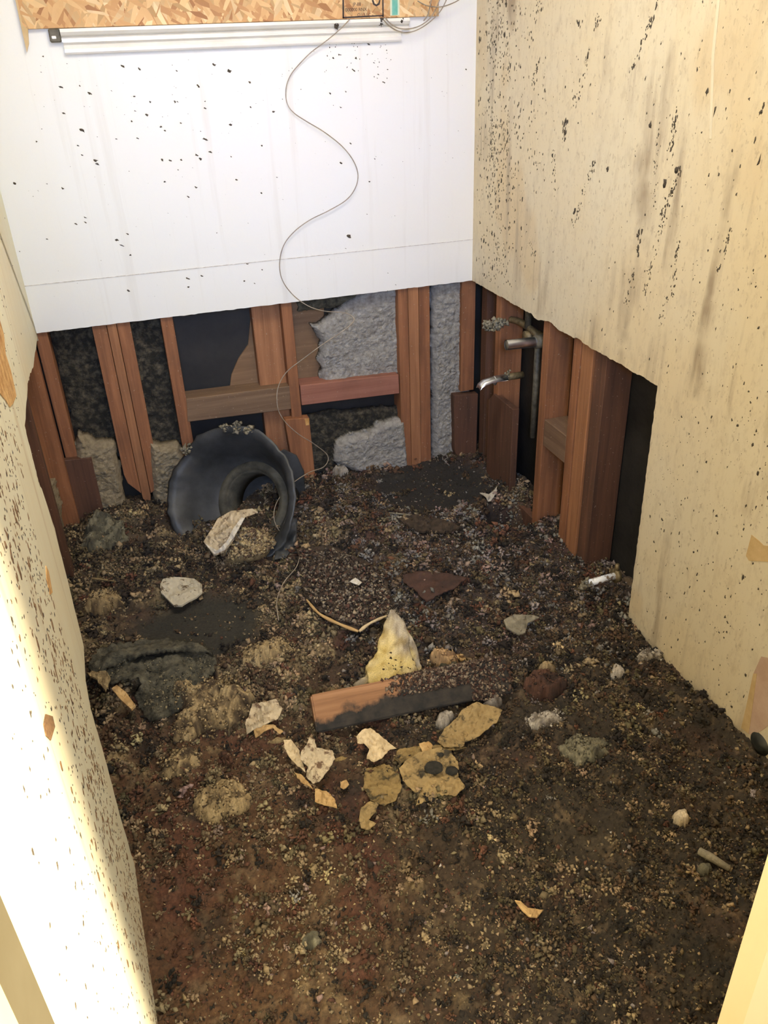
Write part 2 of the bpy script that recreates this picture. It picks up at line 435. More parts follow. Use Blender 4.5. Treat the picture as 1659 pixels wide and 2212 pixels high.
# right door casing: the bright strip in the lower right corner
bm_pts = [(JR, .40, -.25), (JR+.004, .372, -.25), (JR+.018, .352, -.25), (JR+.10, .352, -.25), (JR+.10, .374, -.25), (JR+.0195, .374, -.25), (JR+.0195, .40, -.25)]
o = prism('trim_1', bm_pts, (0, 0, 2.30), M['trim']); o['kind'] = 'structure'
# left jamb: flush strip with shade painted in as dark olive, then the casing
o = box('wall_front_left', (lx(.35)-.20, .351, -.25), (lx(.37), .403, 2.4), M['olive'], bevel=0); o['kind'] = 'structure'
o = box('trim_2', (lx(.34)-.14, .25, -.25), (lx(.34), .349, 2.30), M['trim'], bevel=.002); o['kind'] = 'structure'

# ------------------------------------------------------------------ debris height field
def tanmask(x, y):
    nz = fb2(x, y, 9, 331, 4); m_ = 1/(1+np.exp(-(.50-x)/.07))*(.35+.65/(1+np.exp(-(y-1.35)/.08)))
    m2 = .55/(1+np.exp(-(x-.5)/.07))/(1+np.exp(-(y-1.7)/.1))
    far = 1-np.clip(1.6-np.hypot((x-.02)/.22, (y-2.02)/.18)*1.2, 0, 1)
    return np.clip((nz-.075-.10*(1-m_-m2*.5))*14, 0, 1)*np.clip(m_+m2, 0, 1)*far
def bumpf(x, y, cx, cy_, r, h, p=2):
    return h*np.exp(-(((x-cx)**2+(y-cy_)**2)/r**2)**(p/2))
HOLE = on_right(1098, 1112, XR-.07)
def hgt(x, y):
    x = np.atleast_1d(np.asarray(x, float)); y = np.atleast_1d(np.asarray(y, float))
    smooth = np.clip(1-np.sqrt(((x-.98)/.27)**2+((y-2.60)/.23)**2), 0, 1)       # flat black patch before the back studs
    smooth = np.clip(smooth*2.5, 0, 1)
    smooth2 = np.clip((1-np.sqrt(((x-.02)/.22)**2+((y-2.02)/.18)**2))*2.5, 0, 1)  # black felt patch at left
    rough = 1-.85*np.maximum(smooth, smooth2)
    z = .035*fb2(x, y, 3.2, 1, 3)+rough*(.050*fb2(x, y, 9, 2, 3)+.026*fb2(x, y, 30, 3, 3)+.020*np.abs(fb2(x, y, 70, 4, 2))+.010*fb2(x, y, 170, 6, 2))
    z = z-.004-.03*smooth-.012*smooth2
    tm = tanmask(x, y); z = z+tm*(.014+.022*np.abs(fb2(x, y, 90, 333, 2)))
    z = z+bumpf(x, y, -.12, 2.72, .20, .05)+bumpf(x, y, .60, 2.35, .22, .03)+bumpf(x, y, .5, 2.78, .12, .02)
    z = z+bumpf(x, y, 1.15, 2.05, .2, .02)
    z = z-.17*np.exp(-(((x-1.15)/.085)**2+((y-2.28)/.085)**2)**2)
    z = z-.035*np.exp(-((x+.10)/.08)**2-((y-1.90)/.05)**2)
    z = z-.02*np.clip(1.1-y, 0, 1)
    return z
def pt(px, py, dz=0.):
    z = 0.
    for _ in range(6):
        p = hit(px, py, (0, 0, 1), z+dz); z = .5*z+.5*float(hgt(p[0], p[1])[0])
    p = hit(px, py, (0, 0, 1), z+dz); return p
def zone(x, y):
    """soft masks in floor coordinates"""
    s = lambda v: 1/(1+np.exp(-v))
    nz = fb2(x, y, 4, 21, 3)
    red = s((.42-x)/.07+nz*9)*s((1.75-y)/.12)                   # reddish brown, near left
    olive = s((x-.30)/.08+nz*6)*s((1.65-y)/.15)                 # dark olive, near right
    grey = s((x-.42)/.08)*s((y-1.62)/.10)                       # grey and pink crumbs, far right
    tan = s((.45-x)/.08)*s((y-1.62)/.10)                        # tan clumps, far left
    black = np.clip((1-np.sqrt(((x-.98)/.30)**2+((y-2.62)/.26)**2))*3, 0, 1)
    black2 = np.clip((1-np.sqrt(((x-.02)/.24)**2+((y-2.02)/.19)**2))*3, 0, 1)
    return red, olive, grey, tan, black, black2
XS0, XS1, YS0, YS1 = -.42, XR+.11, .45, D+.10
nx, ny = 470, 700
gx, gy = np.meshgrid(np.linspace(XS0, XS1, nx), np.linspace(YS0, YS1, ny))
gx = gx.ravel()+(rng.random(nx*ny)-.5)*.0015; gy = gy.ravel()+(rng.random(nx*ny)-.5)*.0015
gL = (LK-LN[1]*gy)/LN[0]-np.where(gy < 1.27, .003, .10); gRr = np.where(gy < yB+.01, XR+.003, XR+.112)
gx = np.clip(gx, gL, gRr)
gz = hgt(gx, gy)
red, olive, grey, tan, black, black2 = zone(gx, gy)
def mixc(base, col, f): return base*(1-f[:, None])+np.array(col)*f[:, None]
gc = np.tile(np.array([.046, .032, .020]), (nx*ny, 1))
gc = mixc(gc, (.090, .043, .018), red*.85)
gc = mixc(gc, (.028, .021, .013), olive*.85)
gc = mixc(gc, (.042, .030, .028), grey*.8)
n1 = fb2(gx, gy, 14, 31, 4); n2_ = fb2(gx, gy, 45, 32, 3); n3_ = fb2(gx, gy, 8, 33, 3)
gc = mixc(gc, (.20, .15, .085), np.clip((n1-.10)*9, 0, 1)*(tan*.4+red*.25+olive*.10+grey*.10))
tmk = tanmask(gx, gy); n4 = fb2(gx, gy, 80, 34, 3)
tcol = np.array([.12, .085, .045])[None]+np.array([.22, .17, .085])[None]*np.clip(n4*2.4+.5, 0, 1)[:, None]
tcol = tcol*(1-.35*grey[:, None])+np.array([.05, .05, .06])*.35*grey[:, None]
gc = gc*(1-.9*tmk[:, None])+tcol*.9*tmk[:, None]
gc = mixc(gc, (.13, .09, .05), np.clip((n2_-.08)*9, 0, 1)*.6)
gc = mixc(gc, (.085, .028, .018), np.clip((n3_-.08)*9, 0, 1)*(.55*red+.35*grey+.25*tan+.15*olive))
gc = mixc(gc, (.012, .011, .009), np.clip((-n1-.10)*9, 0, 1)*.7)
gc = mixc(gc, (.018, .017, .016), np.clip(black, 0, 1)*.9)
gc = mixc(gc, (.010, .009, .008), np.exp(-(((gx-1.15)/.09)**2+((gy-2.28)/.09)**2)**2))  # shade of the pit painted into the ground colour
gc = mixc(gc, (.024, .023, .017), np.clip(black2, 0, 1)*.9)
idx = np.arange(nx*ny).reshape(ny, nx)
F = np.stack([idx[:-1, :-1].ravel(), idx[:-1, 1:].ravel(), idx[1:, 1:].ravel(), idx[1:, :-1].ravel()], 1)
area2 = np.abs((gx[F[:, 1]]-gx[F[:, 0]]))+np.abs((gx[F[:, 2]]-gx[F[:, 3]])); F = F[area2 > 1e-4]
pile = mk('debris_pile', np.stack([gx, gy, gz], 1), F, M['pile'], smooth=True, col=gc)
tag(pile, 'dark brown and black layer of rubble and dirt covering the whole bathroom floor', 'debris', kind='stuff')

# ------------------------------------------------------------------ crumbs
ICO = np.array([(1, 0, 0), (-1, 0, 0), (0, 1, 0), (0, -1, 0), (0, 0, 1), (0, 0, -1)], float)
ICF = np.array([(0, 2, 4), (2, 1, 4), (1, 3, 4), (3, 0, 4), (2, 0, 5), (1, 2, 5), (3, 1, 5), (0, 3, 5)])
def crumbs(P, r, col, flat=.8, jag=.9, R=rng):
    """numpy batch of jagged little lumps"""
    n = len(P)
    B = ICO[None]*(1-jag/2+jag*R.random((n, 6, 1)))+(R.random((n, 6, 3))-.5)*.8
    B = B*np.stack([.7+.7*R.random(n), .7+.7*R.random(n), np.full(n, flat)*(.6+.6*R.random(n))], 1)[:, None]
    # random rotation from quaternions
    q = R.normal(size=(n, 4)); q[:, 1:3] *= .55; q /= np.linalg.norm(q, axis=1)[:, None]
    w_, x_, y_, z_ = q.T
    Rm = np.stack([1-2*(y_*y_+z_*z_), 2*(x_*y_-z_*w_), 2*(x_*z_+y_*w_), 2*(x_*y_+z_*w_), 1-2*(x_*x_+z_*z_), 2*(y_*z_-x_*w_), 2*(x_*z_-y_*w_), 2*(y_*z_+x_*w_), 1-2*(x_*x_+y_*y_)], 1).reshape(n, 3, 3)
    V = np.einsum('nij,nkj->nki', Rm, B)*r[:, None, None]+P[:, None]
    Fc = (ICF[None]+(np.arange(n)*6)[:, None, None]).reshape(-1, 3)
    return V.reshape(-1, 3), Fc, np.repeat(col, 6, 0)
n = 150000
u = rng.random(n)
y = .5+(YS1-.5-.02)*u; x = XS0+.02+(XS1-XS0-.04)*rng.random(n)
keep_floor = x > (LK-LN[1]*y)/LN[0]-np.where(y < 1.27, -.004, .09)
keep_floor &= x < np.where(y < yB+.01, XR-.004, XR+.10)
x = x[keep_floor]; y = y[keep_floor]
red, olive, grey, tan, black, black2 = zone(x, y)
clump = fb2(x, y, 7, 41, 4)
dens = .62+2.2*clump
dens = np.clip(dens+.25*grey, .12, 1)*(1-.93*np.maximum(black, black2))
dens = dens*np.where(red > .5, .72, 1)*(1-.95*np.exp(-(((x-1.15)/.09)**2+((y-2.28)/.09)**2)**2))
k = rng.random(len(x)) < dens
x, y = x[k], y[k]; red, olive, grey, tan, black, black2, clump = [v[k] for v in (red, olive, grey, tan, black, black2, clump)]
n = len(x)
r = np.clip(np.exp(rng.normal(math.log(.0030), .38, n)), .0014, .008)*np.interp(y, [.7, 1.6], [.82, 1.0])
pal = {'dark': (.020, .015, .011), 'brown': (.080, .048, .026), 'red': (.105, .045, .025), 'olive': (.105, .080, .042), 'tan': (.27, .20, .115), 'yellow': (.44, .345, .18), 'grey': (.20, .18, .16), 'pink': (.24, .165, .135), 'white': (.60, .56, .48)}
names = list(pal)
wt = np.zeros((n, len(names)))
def addw(mask, **kw):
    for kk, vv in kw.items(): wt[:, names.index(kk)] += mask*vv
hi = np.clip((clump-.02)*7, 0, 1)
addw(np.ones(n), dark=.12, brown=.10)
addw(red, dark=.25, brown=.5, red=.55, olive=.25, tan=.25, yellow=.04, pink=.03)
addw(red*hi, tan=1.5, olive=.8, yellow=.15, pink=.15)
addw(olive, dark=.75, brown=.45, olive=.50, tan=.17, yellow=.050, grey=.05, white=.008, red=.05)
addw(olive*hi, olive=.5, tan=.35)
addw(grey, dark=.50, brown=.40, red=.20, grey=.32, pink=.16, olive=.22, tan=.12, white=.012)
addw(grey*hi, grey=.5, pink=.2, tan=.2)
tmk = tanmask(x, y); addw(tmk, tan=3.0, olive=1.2, yellow=.15)
addw(tan, dark=.5, brown=.35, olive=.5, tan=.45, red=.1, yellow=.03)
addw(tan*hi, tan=1.4, olive=.8)
wt /= wt.sum(1)[:, None]
ch = (wt.cumsum(1) > rng.random(n)[:, None]).argmax(1)
colr = np.array([pal[q] for q in names])[ch]*(.65+.7*rng.random((n, 1)))*(1+.12*(rng.random((n, 3))-.5))
r = np.where(np.isin(ch, [names.index('white'), names.index('yellow')]), r*.8, r)
# some crumbs are really fuzzy clumps of many
isC = rng.random(n) < .075+.10*tanmask(x, y)
isC &= ~np.isin(ch, [names.index('white')])
nc = isC.sum(); kk = 14
cx = np.repeat(x[isC], kk); cy2 = np.repeat(y[isC], kk); RC = np.repeat(.005+.017*rng.random(nc)**2.0, kk)*np.interp(np.repeat(y[isC], kk), [.7, 1.7], [.60, 1.0])
g3 = rng.normal(size=(nc*kk, 3))*.55
x2 = cx+g3[:, 0]*RC; y2 = cy2+g3[:, 1]*RC
z2 = hgt(x2, y2)+np.abs(g3[:, 2])*RC*.9
c2 = np.repeat(colr[isC], kk, 0)*(.7+.6*rng.random((nc*kk, 1)))
r2 = RC*(.20+.28*rng.random(nc*kk))
z = hgt(x, y)+r*.25
V, Fc, cc = crumbs(np.concatenate([np.stack([x, y, z], 1), np.stack([x2, y2, z2], 1)]), np.concatenate([r, r2]), np.concatenate([colr, c2]))
o = mk('rubble_crumbs', V, Fc, M['crumb'], col=cc)
tag(o, 'countless brown, tan and grey crumbs strewn over the rubble on the floor', 'debris', kind='stuff')

# ------------------------------------------------------------------ studs
GB = 'bare studs of the back wall'; GR = 'bare studs of the right wall'
TOPZ = 1.05
yf = D+.0125
def xb(px, py, d=None): return on_back(px, py, yf if d is None else d)
def bstud(name, pl_, pr_, zb, label, mat='stud', y0=yf, dep=.085, top=TOPZ, group=GB, bottom=None, cat='stud', topz=None):
    x0 = xb(*pl_, y0)[0]; x1 = xb(*pr_, y0)[0]
    if bottom is None: bottom = [(x1, zb), (x0, zb)]
    pts = [(x0, y0, top), (x1, y0, top)]+[(a, y0, b) for a, b in bottom]
    o = prism(name, pts, (0, dep, 0), M[mat], bevel=.0015)
    return tag(o, label, cat, group)
x_ = lambda px, py: xb(px, py)[0]
z_ = lambda px, py: xb(px, py)[2]
# left corner
bstud('wall_stud', (91, 789), (119, 789), 0.0, 'reddish stud in the far left corner, whitish line down its left side', bottom=None, group=None)
o = prism('wall_stud', [(lx(2.795)-.012, 2.755, -.05), (lx(2.795)-.012, 2.793, -.05), (lx(2.795)-.012, 2.793, TOPZ), (lx(2.795)-.012, 2.755, TOPZ)], (-.09, 0, 0), M['stud'], bevel=.0015)
tag(o, 'reddish stud of the left wall just inside the far left corner, behind torn wallboard', 'stud')
o = prism('wall_stud', [(lx(2.44)-.05, 2.40, .02), (lx(2.44)-.05, 2.44, .02), (lx(2.44)-.05, 2.44, TOPZ), (lx(2.44)-.05, 2.40, TOPZ)], (-.06, 0, 0), M['stud_dark'], bevel=.0015)
tag(o, 'dark dusty stud of the left wall nearest the torn wallboard edge', 'stud')
o = prism('wood_block', [(-.325, D-.015, .262), (-.228, D-.015, .256), (-.231, D-.015, .0), (-.325, D-.015, .0)], (0, .026, 0), M['stud_dark'], bevel=.0015)
tag(o, 'short upright brown board nailed low in the far left corner', 'board')
# triple stud
tl = [(199, 710), (231, 707), (252, 705), (281, 701)]
xs = [xb(*p)[0] for p in tl]
b1 = [(xs[1]-.001, z_(285, 1070)), (xs[0]+.006, z_(270, 1045)), (xs[0], .16)]
bstud('wall_stud', tl[0], (230, 707), 0, 'left board of the triple stud beside the black tub', group=None, bottom=b1)
b2 = [(xs[2]-.001, .06), (xs[2]-.006, .030), ((xs[1]+xs[2])/2, z_(290, 1097)), (xs[1]+.004, .035), (xs[1]+.0005, .06)]
bstud('wall_stud', (231.5, 707), (251.5, 705), 0, 'middle board of the triple stud, its foot rounded and longest', 'stud_pale', group=None, bottom=b2, y0=yf-.004)
b3 = [(xs[3], z_(338, 1010)), (xs[3]-.006, z_(325, 1055)), (xs[2]+.001, z_(300, 1070))]
bstud('wall_stud', (252.5, 705), (281, 701), 0, 'right board of the triple stud beside the black tub', group=None, bottom=b3)
bstud('wall_stud', (346, 689), (373, 687), .12, 'slim red stud left of the grey horizontal block', group=None)
bstud('wall_stud', (542, 665), (603, 661), .12, 'wide orange stud set back behind the grey horizontal block', 'stud_pale', y0=yf+.040, dep=.05, group=None)
bstud('wall_stud', (607, 661), (630, 659), .26, 'narrow red stud with white paint flecks at the junction of the two horizontal blocks', y0=yf-.001, group=None, dep=.04)
xs7 = [xb(*p)[0] for p in [(859, 628), (881, 625), (904, 623), (928, 621)]]
q = z_(890, 1012)
bstud('wall_stud', (859, 628), (880.5, 625), q, 'left board of the right-hand triple stud, whitish at its foot', group=None, bottom=[(xs7[1]-.0005, q-.02), (xs7[0]+.02, q-.01), (xs7[0], .03)])
bstud('wall_stud', (881.5, 625), (903.5, 623), q, 'middle board of the right-hand triple stud', 'stud_pale', group=None, y0=yf-.003, bottom=[(xs7[2]-.0005, q-.022), (xs7[1]+.0005, q-.02)])
bstud('wall_stud', (904.5, 623), (928, 621), q, 'right board of the right-hand triple stud next to grey insulation', group=None, bottom=[(xs7[3], q+.01), (xs7[2]+.0005, q-.015)])
bstud('wall_stud', (998, 613), (1028, 611), z_(1004, 845), 'deep red stud in the far right corner ending above a mouldy short board', group=None, mat='stud')
c0 = xb(978, 852); c1 = xb(1030, 848)
o = prism('wood_block', [(c0[0], D-.002, c0[2]), (c1[0], D-.002, c1[2]), (c1[0]-.003, D-.002, -.05), (c0[0]+.03, D-.002, -.05), (c0[0]+.004, D-.002, .03)], (0, .038, 0), M['stud_dark'], bevel=.002)
tag(o, 'mould-stained dark short board at the foot of the far right corner stud', 'board')
# corner returning along the right wall
def rstud(ya, yb_, zb, label, mat='stud', x0=XR+.0125, dep=.089, top=TOPZ, bottom=None):
    o = prism('wall_stud', [(x0, ya, zb), (x0, yb_, zb), (x0, yb_, top), (x0, ya, top)], (dep, 0, 0), M[mat], bevel=.0015)
    return tag(o, label, 'stud')
rstud(2.752, 2.80, -.06, 'dark stud of the right wall inside the far right corner', 'stud_dark', x0=XR+.045, dep=.06)
rstud(2.565, 2.605, .0, 'narrow orange-edged stud behind the clogged upper valve', 'stud')
o = prism('wood_block', [(XR+.004, 2.42, -.06), (XR+.004, 2.63, -.06), (XR+.004, 2.63, .30), (XR+.004, 2.585, .34), (XR+.004, 2.42, .34)], (.025, 0, 0), M['stud_dark'], bevel=.002)
tag(o, 'wide dark board standing below the chrome spout', 'board')
rstud(2.212, 2.252, -.03, 'slim stud left of the short horizontal blocking on the right wall', 'stud')
rstud(2.022, 2.062, -.06, 'left board of the thick stud beside the dark opening on the right wall', 'stud')
rstud(1.958, 2.020, -.06, 'middle board of the thick stud, a pale scuffed line down its edge', 'stud_pale', x0=XR+.0165)
rstud(1.895, 1.954, -.06, 'right board of the thick stud, next to the dark opening', 'stud_dark', x0=XR+.022)
o = prism('wood_block', [(XR+.014, 2.064, .29), (XR+.014, 2.210, .29), (XR+.014, 2.210, .385), (XR+.014, 2.064, .385)], (.085, 0, 0), M['block_right'], bevel=.002)
tag(o, 'short grey-brown horizontal block nailed between two studs of the right wall', 'blocking')
# blocking between the back studs
def block(p0, p1, p2, p3, mat, label, y0, dep):
    P = [xb(*p, y0) for p in (p0, p1, p2, p3)]
    o = prism('wood_block', [tuple(p) for p in P], (0, dep, 0), M[mat], bevel=.002)
    return tag(o, label, 'blocking')
block((402, 862), (626, 834), (629, 884), (405, 912), 'block_grey', 'weathered grey-brown horizontal block left of the narrow red stud', yf-.001, .084)
block((648, 833), (861, 809), (863, 850), (652, 876), 'block_pink', 'pinkish horizontal block between the narrow red stud and the right-hand triple stud', yf+.002, .08)
P = [xb(*p, yf-.02) for p in ((615, 907), (668, 902), (680, 1045), (652, 1052))]
o = prism('wood_block', [tuple(P[0]), tuple(P[1]), (P[1][0]+.004, yf-.02, -.02), (P[0][0]+.02, yf-.02, -.02)], (0, .036, 0), M['stud'], bevel=.002)
tag(o, 'short dark red board standing below the narrow red stud, orange chip on its top', 'board')
b = xb(664, 912, yf-.022)
prism('chipped_corner', [tuple(xb(*p, yf-.0215)) for p in ((658, 905), (668, 904), (668, 918), (661, 919))], (0, .002, 0), M['raw_gouge'], o)

# ------------------------------------------------------------------ insulation and sheathing in the cavities
def inpoly(px, py, poly):
    c = np.zeros(len(px), bool); n = len(poly); j = n-1
    for i in range(n):
        xi, yi = poly[i]; xj, yj = poly[j]
        c ^= ((yi > py) != (yj > py)) & (px < (xj-xi)*(py-yi)/(yj-yi+1e-12)+xi); j = i
    return c
def fuzzy(name, poly, y0, mat, label, cat, thick=.03, amp=.02, step=.0030, sc=26, seed=0, kind='stuff', plane='back', edge=.02, jag=.012, parent=None):
    """a lumpy sheet of loose fill: outline from the wall plane, real relief, closed at the back"""
    if plane == 'back': W3 = [on_back(*p, y0) for p in poly]; A = np.array([(p[0], p[2]) for p in W3])
    else: W3 = [on_right(*p, y0) for p in poly]; A = np.array([(p[1], p[2]) for p in W3])
    lo = A.min(0)-.01; hi_ = A.max(0)+.01
    nu = max(3, int((hi_[0]-lo[0])/step)); nv = max(3, int((hi_[1]-lo[1])/step))
    U, Vv = np.meshgrid(np.linspace(lo[0], hi_[0], nu), np.linspace(lo[1], hi_[1], nv)); U = U.ravel(); Vv = Vv.ravel()
    wob = fb2(U, Vv, 30, seed+50, 4)*jag*2; wob2 = fb2(U, Vv, 30, seed+60, 4)*jag*2
    ins = inpoly(U+wob, Vv+wob2, A.tolist())
    d = fb2(U, Vv, sc*.6, seed, 3)*amp*1.1+np.abs(fb2(U, Vv, sc*2.2, seed+5, 3))*amp*.9+fb2(U, Vv*1.6, 150, seed+6, 3)*.009
    # thin towards the outline
    near = np.full(len(U), 9.)
    nA = len(A)
    for i in range(nA):
        a = A[i]; b = A[(i+1) % nA]; ab = b-a; t = np.clip(((U-a[0])*ab[0]+(Vv-a[1])*ab[1])/(ab@ab+1e-12), 0, 1)
        near = np.minimum(near, np.hypot(U-a[0]-t*ab[0], Vv-a[1]-t*ab[1]))
    fall = np.clip(near/edge, 0, 1)**.5
    h = thick*(.35+.65*fall)+d*fall
    if plane == 'back': T = np.stack([U, y0-h, Vv], 1); Bk = np.stack([U, np.full(len(U), y0), Vv], 1)
    else: T = np.stack([y0-h, U, Vv], 1); Bk = np.stack([np.full(len(U), y0), U, Vv], 1)
    id_ = np.arange(nu*nv).reshape(nv, nu)
    q = np.stack([id_[:-1, :-1], id_[:-1, 1:], id_[1:, 1:], id_[1:, :-1]], -1)
    ok = ins[q].all(-1)
    top = q[ok]; n0 = nu*nv
    Fs = [top, top[:, ::-1]+n0]
    okp = np.pad(ok, 1)
    for (di, dj, a_, b_) in ((-1, 0, 0, 1), (0, 1, 1, 2), (1, 0, 2, 3), (0, -1, 3, 0)):
        m_ = ok & ~okp[1+di:1+di+ok.shape[0], 1+dj:1+dj+ok.shape[1]]
        e = q[m_]
        if len(e): Fs.append(np.stack([e[:, b_], e[:, a_], e[:, a_]+n0, e[:, b_]+n0], 1))
    Fa = np.concatenate(Fs)
    used = np.unique(Fa); re = np.zeros(2*n0, int); re[used] = np.arange(len(used))
    Va = np.concatenate([T, Bk])[used]
    o = mk(name, Va, re[Fa], M[mat], smooth=True, parent=parent)
    if not parent: tag(o, label, cat, kind=kind)
    return o
yb0 = D+.104
def flatb(name, poly, mat, label, cat, y0, dep=.008, plane='back'):
    P = [(on_back if plane == 'back' else on_right)(*p, y0) for p in poly]
    o = prism(name, [tuple(p) for p in P], (0, dep, 0) if plane == 'back' else (dep, 0, 0), M[mat], bevel=.001)
    return tag(o, label, cat)
flatb('sheathing_board', [(548, 640), (540, 700), (537, 745), (515, 775), (500, 810), (495, 850), (560, 850), (600, 640)], 'sheath', 'brown sheathing board showing right of the black building paper, torn along a slant', 'board', yb0-.008)
flatb('sheathing_board', [(626, 640), (626, 850), (700, 850), (700, 640)], 'sheath', 'brown sheathing board showing between the narrow red stud and grey insulation', 'board', yb0-.008)
fuzzy('insulation_batt', [(640, 690), (660, 700), (690, 690), (720, 660), (760, 640), (790, 615), (862, 600), (868, 820), (700, 830), (690, 815), (683, 770), (690, 735), (672, 705)], yb0-.009, 'grey_ins', 'light grey fluffy insulation above the pinkish horizontal block', 'insulation', thick=.05, amp=.02, seed=3)
fuzzy('felt_flap', [(640, 600), (760, 600), (775, 645), (735, 660), (640, 672)], yb0-.01, 'felt', 'brown felt flap tucked above the grey insulation', 'felt', thick=.02, amp=.006, seed=4)
fuzzy('insulation_batt', [(922, 600), (1002, 590), (1008, 850), (985, 870), (985, 1000), (925, 1020)], yb0-.009, 'grey_ins', 'tall narrow strip of grey insulation left of the far right corner stud', 'insulation', thick=.06, amp=.022, seed=5)
fuzzy('insulation_heap', [(718, 950), (745, 935), (790, 925), (815, 905), (870, 895), (880, 1010), (760, 1012), (715, 990)], D+.06, 'grey_ins', 'light grey insulation heap below the pinkish block', 'insulation', thick=.05, amp=.02, seed=6)
fuzzy('insulation_heap', [(655, 890), (870, 872), (870, 930), (800, 950), (740, 960), (720, 1010), (655, 1030)], D+.08, 'dark_ins', 'dark mouldy insulation hanging behind the light grey heap', 'insulation', thick=.02, amp=.02, seed=7)
fuzzy('insulation_batt', [(100, 690), (210, 690), (250, 900), (262, 1000), (180, 1000), (160, 940)], yb0, 'dark_ins', 'blackened insulation in the leftmost bay of the back wall', 'insulation', thick=.03, amp=.016, seed=8)
fuzzy('insulation_batt', [(262, 690), (352, 680), (400, 960), (310, 990)], yb0, 'dark_ins', 'blackened insulation between the left triple stud and the slim red stud', 'insulation', thick=.03, amp=.02, seed=9)
fuzzy('insulation_heap', [(165, 925), (205, 940), (250, 945), (270, 1060), (300, 1130), (190, 1150), (160, 1010)], D+.06, 'tan_ins', 'tan crumbly insulation at the foot of the leftmost bay', 'insulation', thick=.06, amp=.022, seed=10)
fuzzy('insulation_heap', [(318, 940), (350, 952), (385, 948), (410, 1010), (400, 1080), (330, 1090), (322, 1000)], D+.06, 'tan_ins', 'tan crumbly insulation between the left triple stud and the black tub', 'insulation', thick=.06, amp=.022, seed=11)
fuzzy('insulation_heap', [(84, 1030), (120, 1025), (135, 1080), (140, 1160), (180, 1260), (165, 1330), (120, 1250), (90, 1100)], D-.02, 'tan_ins', 'tan crumbly insulation low beside the torn left wallboard', 'insulation', thick=.05, amp=.02, seed=12)
flatb('ledger_board', [(1060, 1040), (1075, 1045), (1150, 1120), (1138, 1170), (1085, 1110)], 'stud_dark', 'low dirt-covered sill board along the foot of the right wall studs', 'board', XR+.012, .03, plane='right')

# ------------------------------------------------------------------ pipes and valves
t = empty('valve_assembly', (XR+.05, 2.44, .60))
tag(t, 'grey corroded shower valve body with pipes inside the right wall', 'pipes')
tube('riser_pipe', [(XR+.055, 2.36, .62), (XR+.055, 2.36, .25)], .011, M['pipe'], t, smooth_path=False)
tube('supply_pipe', [(XR+.055, 2.36, .62), (XR+.06, 2.50, .625), (XR+.05, 2.56, .62)], .012, M['brass'], t)
tube('supply_pipe', [(XR+.055, 2.36, .62), (XR+.055, 2.26, .61)], .017, M['brass'], t, smooth_path=False)
tube('vertical_pipe', [(XR+.055, 2.44, .62), (XR+.055, 2.44, .80)], .012, M['pipe'], t, smooth_path=False)
tube('valve_body', [(XR+.035, 2.42, .60), (XR+.07, 2.42, .60)], [.020, .024, .018], M['brass'], t, res=12, smooth_path=False)
tube('cross_pipe', [(XR+.07, 2.34, .52), (XR+.07, 2.24, .44)], .006, M['pipe'], t, smooth_path=False)
def rough_lump(name, c, R_, mat, n=60, rr=.012, seed=1, parent=None, label=None, cat=None, sq=(1, 1, 1)):
    rg_ = np.random.default_rng(seed)
    d = rg_.normal(size=(n, 3)); d /= np.linalg.norm(d, axis=1)[:, None]
    P = np.array(c)+d*np.array(sq)*R_*(.35+.65*rg_.random((n, 1)))
    V, Fc, cc = crumbs(P, rr*(.6+.8*rg_.random(n)), np.ones((n, 3)), R=rg_)
    o = mk(name, V, Fc, M[mat], parent)
    if label: tag(o, label, cat)
    return o
s = on_right(1070, 702, XR-.04)
rough_lump('clogged_valve', s, .030, 'clod_grey', 120, .007, 3, label='crumb-caked valve handle left of the upper chrome stub', cat='valve', sq=(1.6, .8, .75))
# chrome stub
e0 = on_right(1163, 738, XR+.03); e1 = np.array([XR-.085, e0[1]-.0, e0[2]+.004])
t = empty('chrome_stub', e0); tag(t, 'upper chrome pipe stub sticking out of the right wall cavity', 'pipe')
tube('stub_tube', [e0, e1], .0165, M['chrome'], t, res=16, smooth_path=False, cap=False)
tube('stub_bore', [e0+np.array([.002, 0, 0]), e1+np.array([.001, 0, 0])], .0140, M['pipe'], t, res=16, smooth_path=False, cap=True)
tube('collar', [e0+np.array([-.012, 0, 0]), e0+np.array([.03, 0, 0])], .022, M['pipe'], t, res=14, smooth_path=False)
# tub spout
t = empty('tub_spout', on_right(1105, 815, XR)); tag(t, 'lower chrome tub spout, bent blade-like, below the upper stub', 'spout')
a0 = on_right(1093, 815, XR-.01)
def spout():
    sec = []; y0 = a0[1]; z0 = a0[2]
    prof = [(0, .0, .020, .015), (-.03, .0, .0195, .0145), (-.06, -.002, .019, .013), (-.085, -.006, .019, .012), (-.10, -.014, .018, .010), (-.106, -.024, .016, .006)]
    V = []; F = []; nseg = 14
    for i, (dx, dz, ry, rz) in enumerate(prof):
        for k in range(nseg):
            a = math.pi*(k/(nseg-1))
            V.append((XR-.01+dx, y0+ry*math.cos(a), z0+dz+rz*math.sin(a)-.004))
    m_ = len(V)
    V += [(XR-.01+(v[0]-XR+.01)*.97, y0+(v[1]-y0)*.9, v[2]-.0018) for v in V]
    for i in range(len(prof)-1):
        for k in range(nseg-1):
            q = (i*nseg+k, i*nseg+k+1, (i+1)*nseg+k+1, (i+1)*nseg+k); F.append(q); F.append(tuple(x+m_ for x in q[::-1]))
    for k in range(nseg-1):
        F.append((k, k+m_, k+1+m_, k+1)); j = (len(prof)-1)*nseg+k; F.append((j, j+1, j+1+m_, j+m_))
    return V, F
V, F_ = spout(); mk('spout_shell', V, F_, M['chrome'], t, smooth=True)
